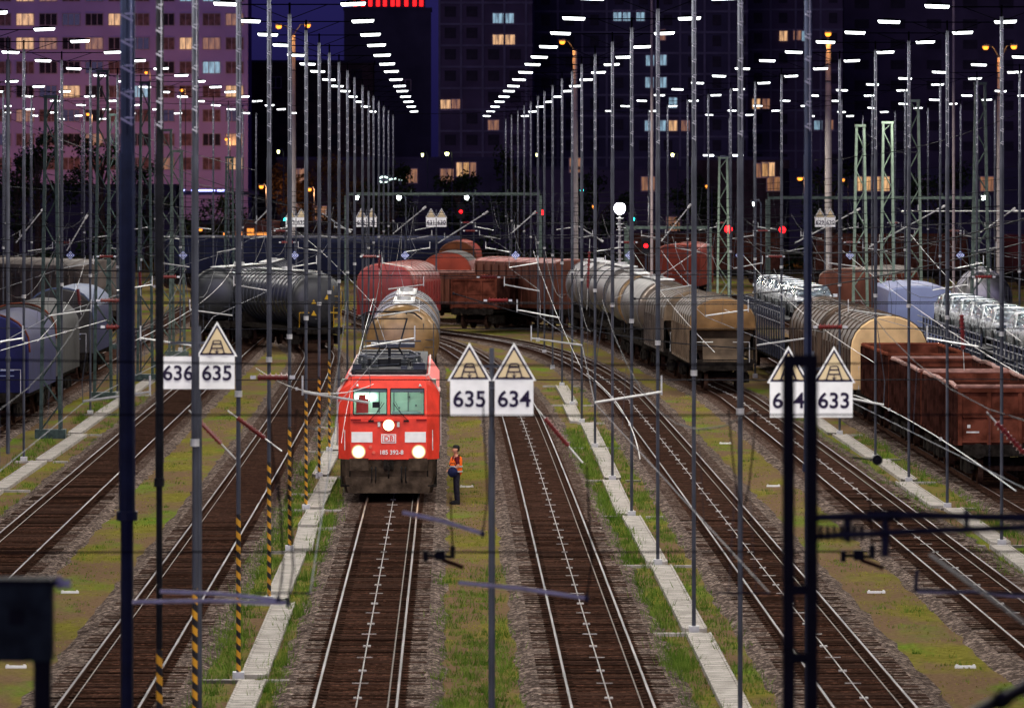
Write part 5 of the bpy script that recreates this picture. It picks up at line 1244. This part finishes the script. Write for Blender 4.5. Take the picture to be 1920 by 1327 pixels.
column(1078, 95, 255, ((1054,81),), 'column with one orange lamp in the middle, among the right mast rows')
column(1553, 82, 235, ((1552,66),), 'thick column lit orange with one lamp on top on the right')
column(1875, 108, 240, ((1847,91),(1900,90)), 'column with two orange lamps near the right edge')
def street(px, py, Y, mat, label, hz=None, rr=.16, cat='street lamp', group='small lamps behind the yard'):
    X = (px-832)*Y/F; z = H-(py-308)*Y/F
    t = thing('street_lamp', label, cat, (X,Y,0), 0, group)
    mb = MB(); mb.tube([(.5,.1,G),(.5,.1,z),(.35,.05,z+.3),(0,0,z+.28)], .06, 6); mb.build('pole', dark_steel, t)
    mb = MB(); mb.box((0,0,z+.2),(.5,.4,.12)); mb.build('lamp_head', dark_steel, t)
    mb = MB(); mb.loft([[(q*cos(2*pi*k/12),q*sin(2*pi*k/12)*.8,z+dz) for k in range(12)] for q,dz in ((rr,.14),(rr*1.1,0),(rr*.6,-.14))]); mb.build('bulb', mat, t)
    if mat is sodium: glow(t, (0,-.1,z-.4), (1100 if py > 190 else 260) if Y > 340 else 900, (1,.45,.16), .3)
for a in ((490,351,300,sodium,'orange street lamp left of the distant signs 633 and 632',None,.2),(580,356,298,sodium,'orange street lamp right of the distant signs 633 and 632',None,.2),(1500,336,296,sodium,'bright orange street lamp above the red signal on the right',None,.24),(1581,338,296,sodium_s,'dim orange street lamp right of the bright one on the right',None,.14),(376,432,300,sodium_s,'warm round lamp below the blue light strip',None,.16),(468,441,300,sodium_s,'warm lamp at the shop front left of centre',None,.17),(420,439,302,sodium_s,'tiny warm lamp between the two round lamps on the left',None,.08),(522,285,290,yell,'yellowish lamp high beside the left orange column',None,.10),(838,289,290,yell,'yellowish lamp high in the middle of the picture',None,.17),(792,291,290,yell,'small yellowish lamp left of the one in the middle',None,.08),(1007,291,290,yell,'small yellowish lamp right of the one in the middle',None,.09),(1261,291,290,yell,'yellowish lamp among the right mast rows',None,.12),(1113,388,280,sodium_s,'amber lamp left of the floodlight',None,.12),(1325,350,290,sodium_s,'amber lit post behind the tan-ended hopper',None,.12),(274,137,366,sodium,'orange street lamp beside the thick blue pole, in front of the pink block',None,.16),(340,170,366,sodium,'orange street lamp seen between the masts in front of the pink block',None,.2),(165,215,366,sodium,'orange street lamp low in front of the pink block at left',None,.2),(424,262,367,sodium,'orange street lamp near the right corner of the pink block',None,.14),(60,300,366,sodium,'orange street lamp behind the trees at the left edge',None,.2),(669,371,215,smallw,'white lamp under the gantry at its left end',None,.13),(748,371,215,smallw,'white lamp under the gantry above the red hopper',None,.15),(875,371,215,smallw,'white lamp under the gantry right of the sign pair 631 and 630',None,.13),(1844,371,200,smallw,'white lamp at the right end of the right gantry',None,.12),(1414,383,215,smallw,'small white lamp right of the red signal',None,.09)):
    street(*a)
def signal(px, py, Y, mat, label, r_=.16):
    X = (px-832)*Y/F; z = H-(py-308)*Y/F
    t = thing('signal', label, 'railway signal', (X,Y,0), 0, 'lit railway signals')
    mb = MB(); mb.tube([(0,.15,G),(0,.15,z)], .07, 6); mb.build('post', dark_steel, t)
    mb = MB(); mb.box((0,.1,z),(.55,.16,1.0)); mb.box((0,.0,z+.30),(.34,.2,.03)); mb.build('screen', black_steel, t)
    mb = MB(); mb.loft([[(q*cos(2*pi*k/14),y,z+q*sin(2*pi*k/14)) for k in range(14)] for q,y in ((r_,.02),(r_*.85,-.06),(r_*.4,-.10))]); mb.build('light', mat, t)
for a in ((1013,399,205,redl,'red signal left of the floodlight',.24),(1366,430,190,redl,'bright red signal beside the lattice mast above the tan-ended hopper',.26),(1467,431,190,redl,'red signal left of the dark mast on the right',.22),(1211,461,200,redl,'small low red signal above the silver tank',.14),(864,397,215,redl,'small red signal right of the sign pair 631 and 630',.12),(535,412,215,teall,'tiny teal signal left of the sign pair 633 and 632',.12),(1091,357,230,teall,'teal signal left above the floodlight',.13),(1186,411,215,teall,'teal signal right below the floodlight',.15)):
    signal(*a)
# floodlight of an approaching train far down the yard
p = at(1162,391,215)
t = thing('floodlight', 'dazzling white floodlight on a short post in the middle of the yard', 'floodlight', Vector((p.x,p.y,0)))
mb = MB(); mb.tube([(0,.2,G),(0,.2,p.z)], .09, 8)
for k in range(8): mb.box((0,.08,p.z-.7-k*.42),(.5,.06,.05))
mb.build('post', galv_l, t)
mb = MB(); mb.tube([(0,.35,p.z),(0,-.02,p.z)], [.30,.43], 20); mb.build('housing', dark_steel, t)
mb = MB(); mb.loft([[(q*cos(2*pi*k/20),y,p.z+q*sin(2*pi*k/20)) for k in range(20)] for q,y in ((.40,-.03),(.32,-.12),(.12,-.18))]); mb.build('lens', floodl, t)
# gantries
def gantry(px0, px1, py, Y, label, n=1, mat=green_steel):
    x0 = (px0-832)*Y/F; x1 = (px1-832)*Y/F; z = H-(py-308)*Y/F
    t = thing('gantry', label, 'gantry', ((x0+x1)/2,Y,0), 0, 'steel gantries across the yard'); cx = (x0+x1)/2
    mb = MB(); mb.b2((x0-cx,-.1,z-.09),(x1-cx,.1,z+.10))
    k = max(2,int((x1-x0)/2.2))
    for i in range(k+1): x = x0-cx+(x1-x0)*i/k; mb.box((x,0,z+.2),(.05,.05,.2))
    mb.build('beam', mat, t)
    for x in (x0-cx,x1-cx): mb = MB(); mb.b2((x-.15,-.15,G),(x+.15,.15,z-.1)); mb.build('leg', mat, t)
gantry(650, 1012, 364, 205, 'pale steel gantry in the middle carrying small white lamps')
gantry(1440, 1832, 371, 196, 'steel gantry on the right behind the pale lattice masts')
gantry(1175, 1330, 427, 200, 'low steel gantry right of the floodlight')
# thin white cantilever arms in the distance
CA = [((821,456),(905,403),168,'rising to the right of the sign pair 631 and 630'),((737,438),(792,393),168,'rising left of the sign pair 631 and 630'),((604,400),(652,432),168,'falling right of the sign pair 633 and 632'),((478,418),(500,396),168,'left of the sign pair 633 and 632'),((1490,456),(1600,398),160,'left of the pale lattice masts'),((1630,463),(1757,394),150,'large and bright between the pale lattice masts'),((1838,436),(1897,395),160,'near the right edge'),((958,438),(1000,401),165,'below the red signal left of the floodlight'),((1085,424),(1126,450),165,'falling left of the floodlight'),((1240,452),(1290,390),165,'rising right of the floodlight'),((30,455),(78,396),150,'at the far left above the grey covered wagon'),((125,470),(160,410),150,'left of the tall dark lattice mast'),((1690,396),(1900,396),170,'long and level at the right')]
for a,b,Y,l_ in CA:
    A = at(*a,Y); B = at(*b,Y); d = B-A
    t = thing('cantilever', 'bright cantilever tube '+l_, 'cantilever', A, 0, 'bright cantilever tubes of the overhead line')
    mb = MB(); mb.tube([(0,0,0),d], .035, 6); mb.tube([d*.15,d*.15+Vector((0,0,.35))], .02, 4); mb.build('tube', galv_l, t)
    mb = MB(); mb.tube([d,d*1.12], .06, 8); mb.build('insulator', white_dirty, t)
# blue light strip and a curly neon sign
p = at(372,357,345); t = thing('light_strip', 'blue-white light strip along a bridge parapet at the foot of the pink block', 'light strip', p)
mb = MB(); mb.b2((-4.2,.1,-.55),(7,.4,-.1)); mb.build('parapet', darkwall2, t)
for x0,x1 in ((-2.9,-2.6),(-2.3,-2.05),(-1.8,-1.6),(-.8,-.5),(-.1,1.9),(2.2,3.0),(-14,-13.7),(-16.8,-16.4),(-15.6,-15.3)):
    mb = MB(); mb.b2((x0,-.02,-.10),(x1,.1,.06)); mb.build('light', bluel, t)
p = at(735,338,330); t = thing('neon_sign', 'small curly white neon sign on the dark hall below the red-crowned tower', 'sign', p)
mb = MB(); mb.tube([(-.9+.55*cos(a),0,.05+.32*sin(a)) for a in [radians(q) for q in range(40,330,24)]], .06, 6); mb.tube([(-.35,0,-.05),(-.1,0,.2),(.1,0,-.02),(.35,0,.2),(.55,0,0),(.9,0,.1),(1.1,0,.0)], .05, 6); mb.build('tube', lampmat('neon_white_glow', (.75,1,.9), 6), t)
mb = MB(); mb.b2((-1.6,.15,-.5),(1.5,.22,.6)); mb.build('backing', darkwall, t)
p = at(480,440,300); t = thing('shop_front', 'orange lit shop front behind the yard left of the centre', 'shop front', Vector((p.x,p.y,0)))
mb = MB(); mb.b2((-2.4,0,G),(2.4,2,4.2)); mb.build('wall', brickd, t)
for x0,x1,z0,z1 in ((-.9,-.2,1.6,3.4),(-.1,1.4,2.4,3.0),(-2,-1.3,2.5,3.1)): mb = MB(); mb.b2((x0,-.06,z0),(x1,-.002,z1)); mb.build('window', shopl, t)

# slim poles that run out of the top of the picture
for px,Y,m,l_ in ((1222,150,M('pole_brownish', (.34,.27,.26), .5, .3, .1, 3),'brownish slim pole left of the middle of the right mast rows'),(1788,150,MATS['pole_brownish'] if 'pole_brownish' in MATS else galv,'pinkish slim pole on the right'),(15,104,galv,'grey slim pole at the left edge beside a light mast')):
    X = (px-832)*Y/F; t = thing('slim_pole', 'tall '+l_, 'pole', (X,Y,0), 0, 'slim poles without lamps'); zt = 19.5 if px > 100 else 13.5
    mb = MB(); mb.tube([(0,0,G),(0,0,zt)], .07, 8); mb.build('shaft', m, t); mb = MB(); mb.tube([(0,0,zt),(0,0,zt+.8)], .03, 6); mb.tube([(0,0,3),(0,0,3.15)], .1, 8); mb.build('fitting', galv, t)
# electrical cabinets beside the far left masts
# ---------------------------------------------------------------- grass
gm_ = M('grass_blades', (.040,.095,.008), .8, 0, 0, 1.6, col2=(.150,.215,.036))
mb = MB(); r = random.Random(21)
def tuft(x, y, h, n, w=.016, sp=.12):
    for i in range(n):
        bx = x+r.gauss(0,sp); by = y+r.gauss(0,sp); hh = h*r.uniform(.4,1.1); a = r.uniform(0,2*pi); lx = r.gauss(0,.35)*hh; ly = r.gauss(0,.35)*hh
        dx, dy = cos(a)*w, sin(a)*w
        by = by*1.0; mb.v += [(bx-dx,by-dy,G-.01),(bx+dx,by+dy,G-.01),(bx+lx,by+ly,G+hh)]; k = len(mb.v); mb.f.append([k-3,k-2,k-1]); mb.mi.append(0)
def band(x0, x1, y0, y1, n, h, blades=(8,16), pow_=1, avoid=None):
    y0 *= K; y1 *= K; cs = [(r.uniform(x0,x1), y0+(y1-y0)*r.random()**pow_) for _ in range(max(4,n//7))]
    for i in range(n):
        c = r.choice(cs); x = c[0]+r.gauss(0,.22); y = c[1]+r.gauss(0,1.0)
        if r.random() < .35: x, y = r.uniform(x0,x1), r.uniform(y0,y1)
        if not (x0-.1 < x < x1+.1): continue
        tuft(x, y, h*r.choice((.35,.5,.7,.9,1.3))*r.uniform(.7,1.2), r.randint(*blades), .011, r.uniform(.05,.16))
band(-4.85,-4.2,52,100,800,.24); band(-3.5,-3.1,52,95,560,.22); band(4.5,5.05,54,112,1000,.26); band(5.7,6.2,54,112,520,.20)
band(-.1,1.4,53.5,74,620,.19,pow_=2.2); band(.2,1.2,62,120,160,.10); band(-9.4,-8.1,60,130,150,.10); band(9.6,10.8,56,130,150,.11)
band(-14.6,-14.0,84,135,420,.22); band(-13.2,-12.6,84,130,200,.16); band(13.6,14.3,70,118,350,.2); band(15.0,15.8,68,112,350,.22); band(-4.9,-3,95,130,200,.18); band(4.5,6.2,110,135,160,.18)
band(-20,-17.5,90,140,150,.2)
o = mb.build('grass', gm_); tag(o, 'green grass and weeds growing along the walkways and between the tracks', 'grass', None, 'stuff')
mb = MB(); 
# flat worn turf between the tracks: low short grass
def turf(x0,x1,y0,y1,n):
    for i in range(n): tuft(r.uniform(x0,x1), r.uniform(y0*K,y1*K), .045, 5, .02, .2)
turf(.1,1.3,56,130,900); turf(-9.5,-8.0,60,130,600); turf(9.5,11,56,130,600); turf(-4.9,-3.1,54,110,500); turf(4.5,6.2,54,110,500)
o = mb.build('turf', M('short_turf', (.12,.125,.014), .85, 0, 0, .5, col2=(.28,.25,.05))); tag(o, 'short olive turf covering the strips between the tracks', 'grass', None, 'stuff')

# lamp pair on the lattice mast beside the red signal
p = at(1356,290,172); t = thing('lamp_arm', 'twin white lamps low on an arm at the lattice mast by the red signal', 'lamp', p)
mb = MB(); mb.tube([(-.85,0,-.1),(.85,0,-.1)], .03, 5); mb.box((0,.1,-.1),(.3,.3,.1)); mb.build('arm', dark_steel, t)
for sx in (-.85,.85):
    mb = MB(); mb.box((sx,0,.02),(.66,.3,.05)); q = mb.build('lamp', dark_steel, t)
    mb = MB(); mb.box((sx,0,-.045),(.60,.26,.08)); mb.build('diffuser', LED, q)
    al = bpy.data.objects.new('lamp_light', LAMP_LIGHT); C.objects.link(al); al.parent = q; al.location = (sx,0,-.10)
